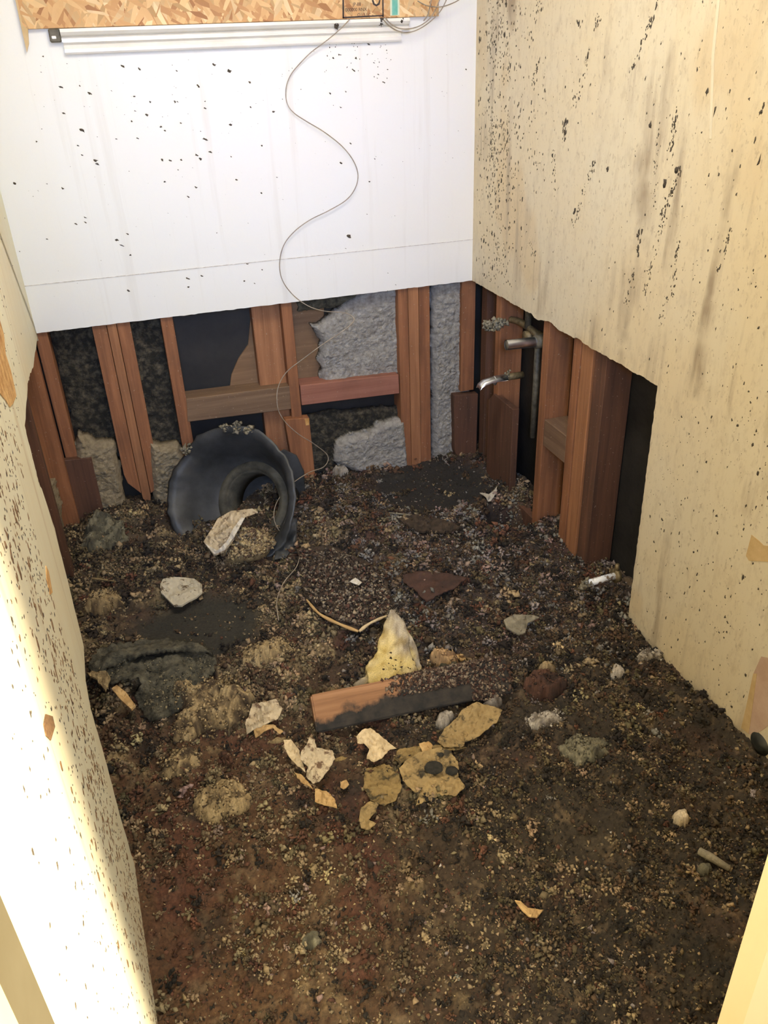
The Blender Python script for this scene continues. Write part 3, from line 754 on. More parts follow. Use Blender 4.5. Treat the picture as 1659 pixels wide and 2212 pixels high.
tube('spout_joint', [(XR-.055, a0[1], a0[2]-.0055), (XR-.052, a0[1], a0[2]-.0055)], .0165, M['chrome'], t, res=20, smooth_path=False)
tube('inlet_pipe', [(XR-.012, a0[1], a0[2]), (XR+.055, a0[1], a0[2])], .012, M['brass'], t, res=12, smooth_path=False)
rough_lump('crust', (XR+.0, a0[1], a0[2]+.008), .016, 'clod_grey', 24, .005, 5, parent=t)
# low white pipe stub
e0 = on_right(1328, 1244, XR-.005); e1 = on_right(1262, 1264, XR-.10); e1[1] = e0[1]+.0; e1[2] = e0[2]-.004
t = empty('pipe_stub', e0); tag(t, 'dirty white pipe stub low beside the end of the right wallboard', 'pipe')
tube('white_sleeve', [e0, e1], .0105, M['white_pipe'], t, res=14, smooth_path=False)
tube('flange', [e0+np.array([-.002, 0, 0]), e0+np.array([.012, 0, 0])], [.022, .020], M['brass'], t, res=14, smooth_path=False)
tube('wing_nut', [e0+np.array([.004, 0, .018]), e0+np.array([.004, 0, .04])], [.007, .010, .006], M['brass'], t, res=10, smooth_path=False)
rough_lump('crust', e1, .018, 'clod_grey', 40, .006, 6, parent=t)

# ------------------------------------------------------------------ strand board, window track, wires
yo = D-.014
B0 = on_back(50, 62, yo); B1 = on_back(948, 36, yo)
zb = (B0[2]+B1[2])/2
t = empty('strand_board', ((B0[0]+B1[0])/2, yo, zb)); tag(t, 'orange-brown strand board screwed over the window at the top of the back wall', 'board')
prism('panel', [(B0[0], yo, zb), (B1[0], yo, zb+.0), (B1[0]+.002, yo, 2.12), (B0[0], yo, 2.12)], (0, .0125, 0), M['osb'], t, bevel=.001)
prism('torn_edge', [(B0[0]-.004, yo-.001, zb+.4), (B0[0]-.004, yo-.001, zb-.055), (B0[0]+.006, yo-.001, zb-.035), (B0[0]+.012, yo-.001, zb+.0), (B0[0]+.001, yo-.001, zb+.01), (B0[0]+.001, yo-.001, zb+.4)], (0, .012, 0), M['glue'], t)
def inkpoly(name, pxs, mat, off=.0006):
    return prism(name, [tuple(on_back(*p, yo-off)) for p in pxs], (0, .0005, 0), M[mat], t)
inkpoly('teal_edge_line', [(843, -40), (863, -41), (863, 33), (843, 34)], 'teal_pale')
inkpoly('teal_line', [(847, -40), (859, -41), (859, 32), (847, 33)], 'teal', .0008)
inkpoly('stamp_border', [(739, -60), (742.5, -60), (743.5, 40), (740, 40)], 'ink')
inkpoly('stamp_border', [(825, -60), (828, -60), (829, 37), (826, 37)], 'ink')
inkpoly('stamp_border', [(740, 36.5), (829, 32), (829, 35), (740, 40)], 'ink')
def stamp(txt, px, py, hgt_px):
    cu = bpy.data.curves.new('stamp_text', 'FONT'); cu.body = txt; cu.size = 1; cu.extrude = 0
    tmp = bpy.data.objects.new('stamp_text', cu); COL.objects.link(tmp)
    dg = bpy.context.evaluated_depsgraph_get(); me = bpy.data.meshes.new_from_object(tmp.evaluated_get(dg))
    COL.objects.unlink(tmp); bpy.data.objects.remove(tmp)
    p = on_back(px, py, yo-.0009); q = on_back(px, py-hgt_px, yo-.0009)
    sc = (q[2]-p[2])/.70
    for v in me.vertices: v.co = Vector((v.co[0]*sc, 0, v.co[1]*sc))
    me.materials.clear(); me.materials.append(M['ink'])
    ob = bpy.data.objects.new('stamp_text', me); COL.objects.link(ob); ob.parent = t
    ob.location = Vector(p)-t.location
stamp('JP-88', 762, 13, 7.5)
stamp('000000 RNX', 746, 25, 7.5)
stamp('O I 5 I C -', 772, 35.5, 7)
# little shield mark beside the text
inkpoly('stamp_mark', [(803, 0), (807, 0), (809, 7), (813, 9.5), (817, 7), (819, 0), (822, 0), (820, 10), (813, 14), (806, 10)], 'ink')
inkpoly('stamp_mark', [(760, -12), (790, -13), (790, -6), (760, -5)], 'ink')

def profile_bar(name, pA, pB, prof, mat, parent):
    """extrude a (depth, height) profile between two points"""
    V = []; F = []; n = len(prof)
    for p in (pA, pB):
        for (dy, dz) in prof: V.append((p[0], p[1]-dy, p[2]+dz))
    for i in range(n): j = (i+1) % n; F.append((i, j, n+j, n+i))
    F.append(tuple(range(n))[::-1]); F.append(tuple(range(n, 2*n)))
    o = mk(name, V, F, M[mat], parent)
    bm = bmesh.new(); bm.from_mesh(o.data); bmesh.ops.recalc_face_normals(bm, faces=bm.faces); bm.to_mesh(o.data); bm.free()
    return o
t = empty('window_track', (.45, D, 1.52)); tag(t, 'white metal window track of two ribbed bars under the strand board', 'track')
A = on_back(130, 75, D-.001); Bq = on_back(878, 50, D-.001)
zt = on_back(500, 63, D)[2]
profile_bar('upper_bar', (on_back(131, 75)[0], D-.0005, zt), (on_back(880, 50)[0], D-.0005, zt), [(0, -.018), (.016, -.018), (.016, -.010), (.008, -.006), (.018, -.002), (.024, .006), (.022, .014), (0, .016)], 'white_metal', t)
zt2 = on_back(500, 88, D)[2]
profile_bar('lower_bar', (on_back(138, 100)[0], D-.0005, zt2), (on_back(864, 75)[0], D-.0005, zt2), [(0, -.018), (.010, -.019), (.013, -.014), (.013, -.006), (.009, -.002), (.010, .004), (.016, .010), (.014, .018), (0, .018)], 'white_metal', t)
x0 = on_back(106, 76)[0]; x1 = on_back(131, 75)[0]
box('end_bracket', (x0, D-.018, zt-.018), (x1, D-.001, zt+.015), M['pipe'], t, bevel=.003)
box('bracket_clip', (x0+.006, D-.022, zt-.010), (x0+.018, D-.016, zt-.002), M['white_metal'], t)
rough_lump('dirt_clump', on_back(728, 55, D-.02), .010, 'speck', 10, .005, 8, parent=t)
rough_lump('dirt_clump', on_back(824, 48, D-.02), .010, 'speck', 12, .005, 9, parent=t)
rough_lump('dirt_clump', on_back(868, 42, D-.02), .006, 'speck', 6, .004, 10, parent=t)

wp = [(757, 40, .03), (740, 58, .035), (720, 76, .03), (700, 92, .02), (672, 113, .012), (648, 137, .01), (628, 162, .01), (618, 190, .01), (620, 222, .01), (634, 243, .01), (662, 262, .012), (700, 285, .014), (738, 315, .012), (762, 345, .01), (773, 375, .01), (768, 405, .012), (748, 432, .012), (710, 455, .012), (668, 476, .012), (634, 502, .012), (612, 532, .012), (604, 570, .012), (610, 605, .015), (632, 636, .02), (664, 660, .04), (700, 672, .08), (745, 676, .12), (765, 690, .16), (745, 712, .18), (700, 742, .17), (655, 775, .15), (618, 805, .13), (600, 840, .13), (600, 880, .14), (615, 910, .15), (645, 938, .15), (680, 960, .14), (708, 985, .12), (700, 1008, .14), (665, 1022, .17), (625, 1050, .22), (598, 1085, .27), (592, 1120, .32), (606, 1150, .36), (635, 1178, .38), (648, 1200, .42)]
q = [on_back(a, b, D-c) for a, b, c in wp]
o = tube('dangling_wire', q, .0016, M['wire'], res=6); tag(o, 'long thin wire curling down from the window track over the white wall to the floor', 'wire')
wq = [(648, 1200), (640, 1225), (612, 1260), (598, 1300), (602, 1340)]
q = [pt(a, b, .03) for a, b in wq]
o = tube('loose_wire', q, .0016, M['wire'], res=6); tag(o, 'short thin wire lying on the rubble left of the centre', 'wire')
q = [on_back(a, b, D-.03) for a, b in [(832, 38), (845, 52), (862, 61), (885, 62), (908, 55), (928, 40), (942, 18), (952, -8), (958, -30)]]
o = tube('wire_loop', q, .0016, M['wire'], res=6); tag(o, 'inner loop of thin wire hanging at the right end of the window track', 'wire')
q = [on_back(a, b, D-.036) for a, b in [(828, 42), (840, 55), (858, 66), (878, 70), (900, 65), (925, 50), (948, 28), (962, 5), (972, -25)]]
o = tube('wire_loop', q, .0016, M['wire'], res=6); tag(o, 'outer, lowest loop of thin wire hanging at the right end of the window track', 'wire')
q = [on_back(a, b, D-.04) for a, b in [(902, 2), (922, 12), (950, 15), (975, 8), (995, -3), (1010, -20)]]
o = tube('wire_loop', q, .0016, M['wire'], res=6); tag(o, 'shallow wire arc crossing the other loops toward the wall corner', 'wire')
q = [on_back(a, b, D-.03) for a, b in [(915, 45), (924, 32), (930, 8), (936, -20)]]
o = tube('wire_end', q, .0018, M['wire'], res=6); tag(o, 'loose wire end hanging down over the right end of the strand board', 'wire')

# ------------------------------------------------------------------ specks on the walls (parts of the wall that cannot be counted)
def specks(name, P, N_, A_, B_, ra, rb, mat, parent, lift=.0009):
    """flat irregular blobs on a wall: centre P, half sizes ra along A_, rb along B_"""
    n = len(P); k = 8
    ang = 2*np.pi*np.arange(k)/k
    jit = .35+1.0*rng.random((n, k))
    ring = P[:, None]+A_[None, None]*(ra[:, None]*np.cos(ang)*jit)[..., None]+B_[None, None]*(rb[:, None]*np.sin(ang)*jit)[..., None]+N_*.00025
    low = ring-N_*.0006
    cen = (P+N_*lift)[:, None]
    V = np.concatenate([cen, ring, low], 1).reshape(-1, 3); s_ = 2*k+1
    f = []
    for i in range(k):
        j = (i+1) % k; f += [(0, 1+i, 1+j), (1+i, 1+k+i, 1+k+j), (1+i, 1+k+j, 1+j)]
    f = np.array(f); F_ = (f[None]+(np.arange(n)*s_)[:, None, None]).reshape(-1, 3)
    o = mk(name, V, F_, M[mat], parent); o['kind'] = 'stuff'; return o
big = [(266, 143, 4), (302, 149, 5), (130, 188, 4), (172, 185, 3), (193, 202, 4), (382, 153, 3), (429, 186, 4), (463, 140, 4), (496, 154, 5), (540, 178, 5), (378, 220, 4), (384, 220, 3), (290, 208, 3), (325, 220, 3), (292, 240, 3), (317, 249, 4), (284, 262, 3), (348, 274, 4), (356, 282, 3), (391, 266, 3), (443, 234, 3), (443, 219, 3), (497, 270, 6), (541, 231, 3), (591, 241, 4), (179, 282, 6), (137, 245, 3), (79, 306, 3), (251, 300, 3), (297, 299, 3), (169, 315, 3), (442, 300, 6), (455, 328, 5), (566, 315, 4), (425, 335, 6), (433, 344, 4), (499, 339, 3), (205, 347, 7), (211, 354, 6), (178, 335, 3), (350, 345, 4), (367, 346, 4), (391, 345, 3), (136, 407, 5), (101, 397, 2), (511, 389, 3), (424, 405, 4), (407, 425, 4), (385, 367, 2), (356, 393, 3), (564, 417, 3), (598, 383, 2), (184, 480, 4), (184, 470, 3), (164, 484, 3), (252, 518, 6), (263, 530, 5), (281, 551, 4), (276, 506, 3), (102, 517, 3), (42, 543, 2), (468, 503, 2), (755, 512, 7), (798, 392, 4), (737, 352, 4), (736, 232, 3), (713, 202, 3), (757, 310, 3), (793, 463, 2), (809, 343, 2), (769, 126, 5), (764, 152, 5), (733, 118, 3), (808, 136, 2), (817, 161, 3), (829, 178, 4), (747, 198, 2), (770, 60, 4), (796, 96, 4), (720, 125, 3), (837, 150, 2), (1007, 150, 2), (406, 602, 5), (436, 596, 3), (407, 620, 4), (277, 628, 4), (528, 607, 3), (535, 570, 3), (566, 583, 3), (550, 612, 3), (31, 396, 3), (838, 590, 2), (855, 615, 2), (837, 628, 2), (712, 560, 2), (747, 537, 2), (93, 122, 3)]
P = np.array([on_back(a, b) for a, b, c in big]); sz = np.array([c for *_, c in big])*.00105
ex = np.array([(rng.integers(60, 1010), min(640, abs(rng.normal(120, 220))+110)) for _ in range(170)])
Pe = np.array([on_back(a, b) for a, b in ex]); Pe = Pe[Pe[:, 2] > CUT+.02]
se = .0005+.0010*rng.random(len(Pe))**2
P = np.concatenate([P, Pe]); sz = np.concatenate([sz, se])
n = len(P)
specks('dirt_specks', P, np.array([0, -1., 0]), np.array([.9, 0, -.45]), np.array([.45, 0, .9]), sz*(1+.6*rng.random(n)), sz*(.5+.4*rng.random(n)), 'speck', wb)
# brownish streak of dirt along the track
ex = np.array([(rng.uniform(700, 860), rng.normal(95, 30)) for _ in range(60)]); ex = ex[(ex[:, 1] > 92)]
P = np.array([on_back(a, b) for a, b in ex]); n = len(P)
specks('dirt_specks', P, np.array([0, -1., 0]), np.array([1., 0, 0]), np.array([0, 0, 1.]), .0009+.001*rng.random(n), .001+.0016*rng.random(n), 'speck', wb)
# right wall
L = []
for _ in range(620):
    a = 1075+rng.normal(0, 26); b = rng.uniform(-20, 620)
    if 150 < b < 210 and rng.random() < .6: continue
    L.append((a, b, 1.4+rng.random()**2*2.5))
for _ in range(150): L.append((rng.uniform(1030, 1180), rng.uniform(0, 420), 1.1+rng.random()*1.9))
for _ in range(420): L.append((rng.uniform(1110, 1659), rng.uniform(-10, 1100), .5+rng.random()**3*1.8))
for _ in range(300): L.append((rng.uniform(1370, 1659), rng.uniform(900, 1560), .6+rng.random()**2*2.0))
# runs of specks forming leaning trails
for (xa, ya, xb_, yb_, cnt, s_) in [(1272, 110, 1240, 235, 26, 2.2), (1425, 0, 1400, 60, 10, 2), (1410, 40, 1365, 150, 30, 2.4), (1155, 40, 1165, 0, 16, 2.2), (1298, 30, 1285, 62, 14, 2.2), (1252, 45, 1245, 62, 6, 3), (1283, 345, 1235, 500, 46, 2.2), (1460, 250, 1448, 330, 34, 2.4), (1470, 360, 1430, 470, 40, 2.6), (1438, 455, 1390, 640, 44, 2.0), (1465, 520, 1452, 640, 40, 2.0), (1580, 490, 1550, 590, 22, 2.4), (1385, 500, 1375, 545, 18, 3), (1420, 280, 1412, 460, 26, 1.8), (1195, 330, 1200, 430, 22, 2.2), (1222, 258, 1218, 300, 16, 3.4), (1080, 640, 1100, 560, 8, 1.5), (1145, 520, 1155, 560, 16, 2), (1440, 640, 1425, 700, 20, 1.6), (1370, 580, 1352, 660, 26, 2), (1655, 210, 1640, 250, 9, 2.4), (1150, 195, 1160, 135, 20, 2), (1060, 250, 1068, 370, 50, 1.9), (1095, 260, 1090, 380, 30, 1.8), (1075, 520, 1078, 590, 34, 1.6), (1505, 560, 1495, 700, 14, 1.4)]:
    for _ in range(cnt):
        t_ = rng.random(); L.append((xa+(xb_-xa)*t_+rng.normal(0, 3.2), ya+(yb_-ya)*t_+rng.normal(0, 4), s_*(.35+.8*rng.random())))
for (a, b, s_) in [(1418, 12, 4), (1222, 262, 5), (1220, 285, 5), (1193, 335, 5), (1241, 455, 5), (1270, 120, 4), (1312, 365, 4), (1160, 150, 5), (1055, 217, 4), (1430, 1122, 4), (1527, 200, 4), (1544, 238, 4), (1605, 1248, 3.5), (1548, 1115, 2.8), (1566, 1290, 3), (1572, 1345, 2.8), (1640, 347, 4), (1490, 1268, 3), (1405, 270, 4), (1435, 395, 5), (1462, 365, 5)]: L.append((a, b, s_))
P = []; s_ = []
for a, b, c in L:
    p = on_right(a, b)
    if p[2] < CUT+.01 and p[1] > yE-.02: continue
    if p[1] > D-.02 or p[2] < -.02: continue
    P.append(p); s_.append(c)
P = np.array(P); s_ = np.array(s_)*.00128; n = len(P)
specks('dirt_specks', P, np.array([-1., 0, 0]), np.array([0, 1., .0]), np.array([0, -.12, 1.]), s_*(.7+.5*rng.random(n)), s_*(.9+1.3*rng.random(n)), 'speck', wr)
# left wall
P = []
while len(P) < 1100:
    yy = rng.triangular(.45, 1.05, 1.9) if rng.random() < .9 else rng.uniform(.4, 2.7); zz = rng.uniform(0, 1.35)
    if yy > 1.18 and zz < .95-.05*(yy-1.18): continue
    P.append((lx(yy), yy, zz))
P = np.array(P); n = len(P); s_ = .0007+.0019*rng.random(n)**2.2
ss = specks('dirt_specks', P, LN, LDIR, np.array([0, 0, 1.]), s_*(1.0+1.2*rng.random(n)), s_*(.9+1.3*rng.random(n)), 'speck', wl)
P = []
while len(P) < 760:
    yy = rng.triangular(.75, 1.0, 1.4); zz = rng.uniform(0, 1.1)
    if yy > 1.18 and zz < .9: continue
    P.append((lx(yy), yy, zz))
P = np.array(P); n = len(P); s_ = .0010+.0030*rng.random(n)**3
specks('brown_stains', P, LN, LDIR, np.array([0, 0, 1.]), s_*(1.2+1.4*rng.random(n)), s_*(1.2+2.3*rng.random(n)), 'speck_brown', wl)
# torn raw patch on the left wallboard, old glue patches on the right one
def lpatch(name, pxs, mat, t_=.0012):
    return prism(name, [tuple(on_left(*p)+LN*t_) for p in pxs], tuple(-LN*(t_+.0004)), M[mat], wl)
lpatch('gouge', [(-40, 640), (-2, 690), (7, 722), (11, 765), (22, 800), (30, 835), (34, 855), (27, 872), (20, 880), (12, 866), (5, 858), (-40, 800)], 'raw_gouge')
lpatch('gouge', [(97, 1543), (112, 1548), (117, 1570), (108, 1600), (98, 1590), (93, 1565)], 'speck_brown')
lpatch('gouge', [(98, 1222), (104, 1235), (112, 1280), (107, 1285), (100, 1250)], 'raw_gouge')
def rpatch(name, pxs, mat, t_=.0010):
    return prism(name, [tuple(on_right(*p)-np.array([t_, 0, 0])) for p in pxs], (t_+.0004, 0, 0), M[mat], wr)
rpatch('glue_patch', [(1624, 1155), (1640, 1168), (1650, 1178), (1700, 1185), (1700, 1215), (1618, 1211), (1612, 1200)], 'glue')
rpatch('glue_patch', [(1645, 1418), (1700, 1430), (1700, 1560), (1668, 1560), (1650, 1575), (1625, 1590), (1602, 1572), (1612, 1530), (1628, 1455)], 'pink_patch')
rpatch('glue_patch', [(1628, 1455), (1636, 1455), (1630, 1500), (1622, 1560), (1618, 1585), (1602, 1572), (1612, 1530)], 'glue', .0016)

rpatch('joint_ridge', [(1553, -30), (1559, -30), (1544, 120), (1538, 300), (1533, 300), (1538, 120)], 'pale_ridge', .0012)
# torn felt dusted with crumbs comes further down
# ------------------------------------------------------------------ loose things on the rubble
def pts_on(px, py, dz):
    z = np.zeros(len(px)); V = FW[None]+RT[None]*((px-829.5)/FPX)[:, None]-UP[None]*((py-1106)/FPX)[:, None]
    for _ in range(6):
        T = (z+dz-CP[2])/V[:, 2]; P = CP+V*T[:, None]; z = .5*z+.5*hgt(P[:, 0], P[:, 1])
    T = (z+dz-CP[2])/V[:, 2]; return CP+V*T[:, None]
def sheet(name, out, mat, parent=None, t_=.0025, curl=.012, seed=0, hts=None, crease=0, lift=.012, smooth=False, jag=.0):
    """a torn sheet resting on the rubble, bent and creased, with real thickness"""
    n = len(out)
    if hts is None: hts = [lift]*n
    O = np.array([(a, b, h*1000) for (a, b), h in zip(out, hts)], float); Q = []
    for i in range(n):
        a, b = O[i], O[(i+1) % n]; L_ = np.hypot(*(b-a)[:2]); k = max(1, int(L_/5))
        for q in range(k):
            p = a+(b-a)*q/k
            if q and jag: p = p+np.array([*(rng.random(2)-.5)*jag*900, 0])
            Q.append(p)
    Q = np.array(Q); nb = len(Q)
    lo = Q[:, :2].min(0); hi_ = Q[:, :2].max(0); st_ = max(4.5, math.sqrt((hi_-lo).prod()/1800))
    U, Vv = np.meshgrid(np.arange(lo[0], hi_[0], st_), np.arange(lo[1], hi_[1], st_)); U = U.ravel()+(rng.random(U.size)-.5)*st_*.4; Vv = Vv.ravel()+(rng.random(Vv.size)-.5)*st_*.4
    ins = inpoly(U, Vv, Q[:, :2].tolist()); U = U[ins]; Vv = Vv[ins]
    d_ = np.hypot(U[:, None]-Q[None, :, 0], Vv[:, None]-Q[None, :, 1])
    ok = d_.min(1) > 2.5 if len(U) else np.zeros(0, bool); U = U[ok]; Vv = Vv[ok]; d_ = d_[ok]
    wt_ = 1/(d_**2+4); H = (wt_*Q[None, :, 2]).sum(1)/wt_.sum(1) if len(U) else np.zeros(0)
    from mathutils.geometry import delaunay_2d_cdt
    vin = [Vector((a, b)) for a, b in Q[:, :2]]+[Vector((a, b)) for a, b in zip(U, Vv)]
    hh = np.concatenate([Q[:, 2], H])
    vo, eo, fo, ov, oe, of = delaunay_2d_cdt(vin, [], [list(range(nb))], 1, 1e-4)
    hz = np.array([hh[o_[0]] if len(o_) else hh.mean() for o_ in ov])/1000
    X = np.array([v[0] for v in vo]); Y = np.array([v[1] for v in vo])
    P = pts_on(X, Y, hz)
    P[:, 2] += fb2(P[:, 0], P[:, 1], 14, seed+70, 3)*curl*2+np.abs(fb2(P[:, 0], P[:, 1], 35, seed+71, 2))*curl*crease
    fo = [tuple(f) for f in fo]; m_ = len(P)
    # face up
    f0 = np.array(fo); nz = np.cross(P[f0[:, 1]]-P[f0[:, 0]], P[f0[:, 2]]-P[f0[:, 0]])
    nz = (nz*(CP-P[f0[:, 0]])).sum(1).sum()
    if nz < 0: fo = [f[::-1] for f in fo]
    from collections import Counter
    ed = {}
    for f in fo:
        for a, b in zip(f, f[1:]+f[:1]): ed[(a, b)] = 1
    F_ = list(fo)+[tuple(x+m_ for x in f[::-1]) for f in fo]
    for (a, b) in ed:
        if (b, a) not in ed: F_.append((b, a, a+m_, b+m_))
    return mk(name, np.concatenate([P, P-np.array([0, 0, t_])]), F_, M[mat], parent, smooth=smooth)

def clod(name, c, rad, mat, seed=0, amp=.25, sub=4, sc=2.6, parent=None, flat=1):
    bm = bmesh.new(); bmesh.ops.create_icosphere(bm, subdivisions=sub, radius=1)
    co = np.array([v.co[:] for v in bm.verts])
    d_ = 1+fbm(co*sc+seed*9, seed, 4)*amp*2+np.abs(fbm(co*sc*4+seed, seed+3, 3))*amp*.8
    for v, k_ in zip(bm.verts, d_): v.co = Vector((v.co[0]*rad[0]*k_+c[0], v.co[1]*rad[1]*k_+c[1], v.co[2]*rad[2]*k_+c[2]))
    return from_bm(name, bm, M[mat], parent, smooth=True)
def dust(parent, n, rad, c, seed, cols, r0=.004, up=True, name='crumbs'):
    """crumbs stuck on a thing, as one part"""
    g = np.random.default_rng(seed); d_ = g.normal(size=(n, 3)); d_[:, 2] = np.abs(d_[:, 2]); d_ /= np.linalg.norm(d_, axis=1)[:, None]
    P = np.array(c)+d_*np.array(rad)
    cl = np.array(cols)[g.integers(0, len(cols), n)]*(.7+.6*g.random((n, 1)))
    V, Fc, cc = crumbs(P, r0*(.5+g.random(n)), cl, R=g)
    o = mk(name, V, Fc, M['crumb'], parent, col=cc); o['kind'] = 'stuff'; return o
TANS = [(.33, .25, .14), (.22, .16, .09), (.10, .06, .035), (.38, .30, .16)]
DARKS = [(.05, .03, .02), (.10, .07, .05), (.2, .17, .13)]

# black tub, tipped towards the doorway
tc = hit(500, 1078, (0, 1, 0), 2.50)
tubE = empty('black_tub', tc); tag(tubE, 'round black plastic tub tipped on its side in the rubble, torn rim', 'tub')
ax = Vector((-.56, -.66, .50)).normalized()
e1_ = ax.cross(Vector((0, 0, 1))).normalized(); e2_ = e1_.cross(ax)
def lathe(name, prof, mat, parent, c, seg=72, jag=None, arc=None, smooth=True):
    V = []; F_ = []
    for i, (r, h) in enumerate(prof):
        for k_ in range(seg):
            a = 2*math.pi*k_/seg
            rr = r; hh = h
            if jag and i in jag: rr *= 1+.012*math.sin(a*7+i*.2)+.010*math.sin(a*23)*math.sin(a*2); hh += .010*math.sin(a*7+1)*math.sin(a*3)+.004*math.sin(a*31)
            p = Vector(c)+e1_*rr*math.cos(a)+e2_*rr*math.sin(a)+ax*hh; V.append(p[:])
    n = len(prof)
    for i in range(n-1):
        for k_ in range(seg): F_.append((i*seg+k_, i*seg+(k_+1) % seg, (i+1)*seg+(k_+1) % seg, (i+1)*seg+k_))
    return mk(name, V, F_, M[mat], parent, smooth=smooth)
lathe('tub_shell', [(.001, -.34), (.075, -.34), (.100, -.33), (.112, -.20), (.150, -.14), (.215, -.02), (.240, .0), (.250, .004), (.252, .010), (.243, .011), (.222, .0), (.196, -.050), (.165, -.110), (.140, -.150), (.120, -.160), (.107, -.175), (.094, -.32), (.07, -.332), (.001, -.332)], 'tub', tubE, tc, jag=(6, 7, 8, 9, 10))
lathe('inner_ring', [(.142, -.146), (.128, -.136), (.112, -.142), (.100, -.24), (.096, -.24), (.104, -.150), (.114, -.148), (.136, -.152)], 'ring', tubE, tc)
def rimp(a, r=.245, h=.01): return np.array((Vector(tc)+e1_*r*math.cos(a)+e2_*r*math.sin(a)+ax*h)[:])
rg_ = np.random.default_rng(4)
for (a, R2, nn) in ((1.50, .022, 34), (1.32, .020, 26), (1.70, .016, 20), (.62, .022, 34)):
    rough_lump('caked_dirt', rimp(a), R2, 'clod_grey', nn, .007, int(a*50), parent=tubE)
# second smaller shard to the right of the tub
P = [on_back(*p, D-.10) for p in ((588, 985), (612, 972), (640, 985), (656, 1020), (658, 1062), (640, 1075), (636, 1035), (618, 1005))]
o = prism('plastic_shard', [tuple(p) for p in P], (.004, .008, 0), M['tub'], bevel=.001)
tag(o, 'curved black plastic shard standing behind the right rim of the tub', 'plastic piece')
# lower lip of the tub
o = sheet('plastic_shard', [(598, 1165), (620, 1110), (642, 1120), (640, 1170), (618, 1205), (592, 1208)], 'tub', hts=[.03, .06, .04, .015, .01, .02], curl=.006, seed=5, smooth=True)
tag(o, 'black plastic shard lying against the lower right rim of the tub', 'plastic piece')
# plaster lump with white paper in front of the tub
c = pt(530, 1165, .07)
t = empty('plaster_lump', c); tag(t, 'tan crumbly lump with a torn white paper strip in the mouth of the black tub', 'lump')
clod('lump', c-np.array([0, 0, .03]), (.085, .06, .045), 'mud_tan', 4, parent=t)
sheet('paper_strip', [(440, 1172), (470, 1120), (500, 1105), (545, 1100), (558, 1108), (530, 1118), (515, 1140), (505, 1165), (485, 1190), (462, 1198)], 'dirty_paper', t, hts=[.085, .12, .135, .14, .13, .125, .12, .11, .09, .08], curl=.008, seed=6)
sheet('paper_edge', [(462, 1196), (485, 1186), (505, 1160), (517, 1140), (528, 1120), (522, 1118), (505, 1140), (490, 1168), (470, 1188), (450, 1178), (444, 1176)], 'white_scrap', t, hts=[.088, .10, .12, .13, .135, .135, .13, .12, .10, .092, .095], curl=.004, seed=6, lift=.01)
dust(t, 900, (.092, .066, .052), c-np.array([0, 0, .03]), 8, TANS, .0055)
dust(t, 500, (.078, .056, .052), c-np.array([0, 0, .03]), 9, DARKS, .005, name='dark_crumbs')
# white oval plate
o = sheet('oval_plate', [(346, 1262), (352, 1250), (368, 1246), (395, 1247), (420, 1250), (436, 1262), (437, 1278), (424, 1290), (408, 1298), (392, 1308), (376, 1308), (360, 1292), (347, 1278)], 'plate', t_=.006, curl=.002, seed=2, lift=.035, smooth=False)
tag(o, 'off-white oval plate half buried in the rubble left of centre', 'plate')
# torn black felt
o = sheet('torn_felt', [(192, 1440), (215, 1408), (262, 1392), (335, 1380), (400, 1388), (448, 1402), (468, 1428), (462, 1452), (425, 1480), (395, 1520), (360, 1545), (322, 1560), (300, 1530), (292, 1500), (308, 1478), (300, 1462), (270, 1470), (240, 1480), (225, 1462)], 'felt', curl=.020, crease=1.0, seed=9, hts=[.03, .05, .06, .065, .06, .05, .045, .05, .05, .03, .02, .01, .01, .02, .05, .07, .06, .04, .03], t_=.005, jag=.008, smooth=True)
tag(o, 'crumpled sheet of torn blackish felt beside the left wall', 'felt')
o = sheet('felt_roll', [(190, 1440), (230, 1412), (300, 1392), (360, 1384), (430, 1388), (462, 1410), (430, 1402), (360, 1400), (300, 1412), (240, 1436), (200, 1456)], 'felt', curl=.010, seed=19, hts=[.05, .07, .085, .09, .085, .06, .08, .085, .08, .06, .05], t_=.012, jag=.006, smooth=True)
tag(o, 'folded raised ridge of black felt behind the crumpled felt sheet', 'felt')
g_ = np.random.default_rng(15); U_ = g_.uniform(195, 465, 1500); V_ = g_.uniform(1385, 1555, 1500)
ins = inpoly(U_, V_, [(200, 1440), (262, 1396), (335, 1386), (445, 1408), (460, 1440), (395, 1512), (325, 1550), (305, 1520), (312, 1478), (300, 1462), (235, 1470)])
P = pts_on(U_[ins], V_[ins], np.full(ins.sum(), .052)); nn = len(P); P[:, 2] += (g_.random(nn)-.7)*.01
V, Fc, cc = crumbs(P, .0012+.003*g_.random(nn)**2, np.array([(.05, .045, .03), (.12, .10, .06), (.26, .22, .13)])[g_.integers(0, 3, nn)], R=g_)
cr = mk('crumbs', V, Fc, M['crumb'], o, col=cc); cr['kind'] = 'stuff'
o = sheet('wood_splint', [(241, 1487), (252, 1479), (272, 1495), (293, 1524), (284, 1532), (262, 1512)], 'tan_paper', curl=.002, lift=.05, t_=.006)
tag(o, 'short flat tan splint of wood on the torn felt', 'splint')
o = sheet('tan_scrap', [(188, 1452), (204, 1450), (228, 1448), (238, 1462), (228, 1492), (218, 1478), (200, 1462)], 'mud_tan', curl=.006, lift=.055, t_=.006, jag=.005)
tag(o, 'ragged tan scrap at the left end of the torn felt', 'scrap')
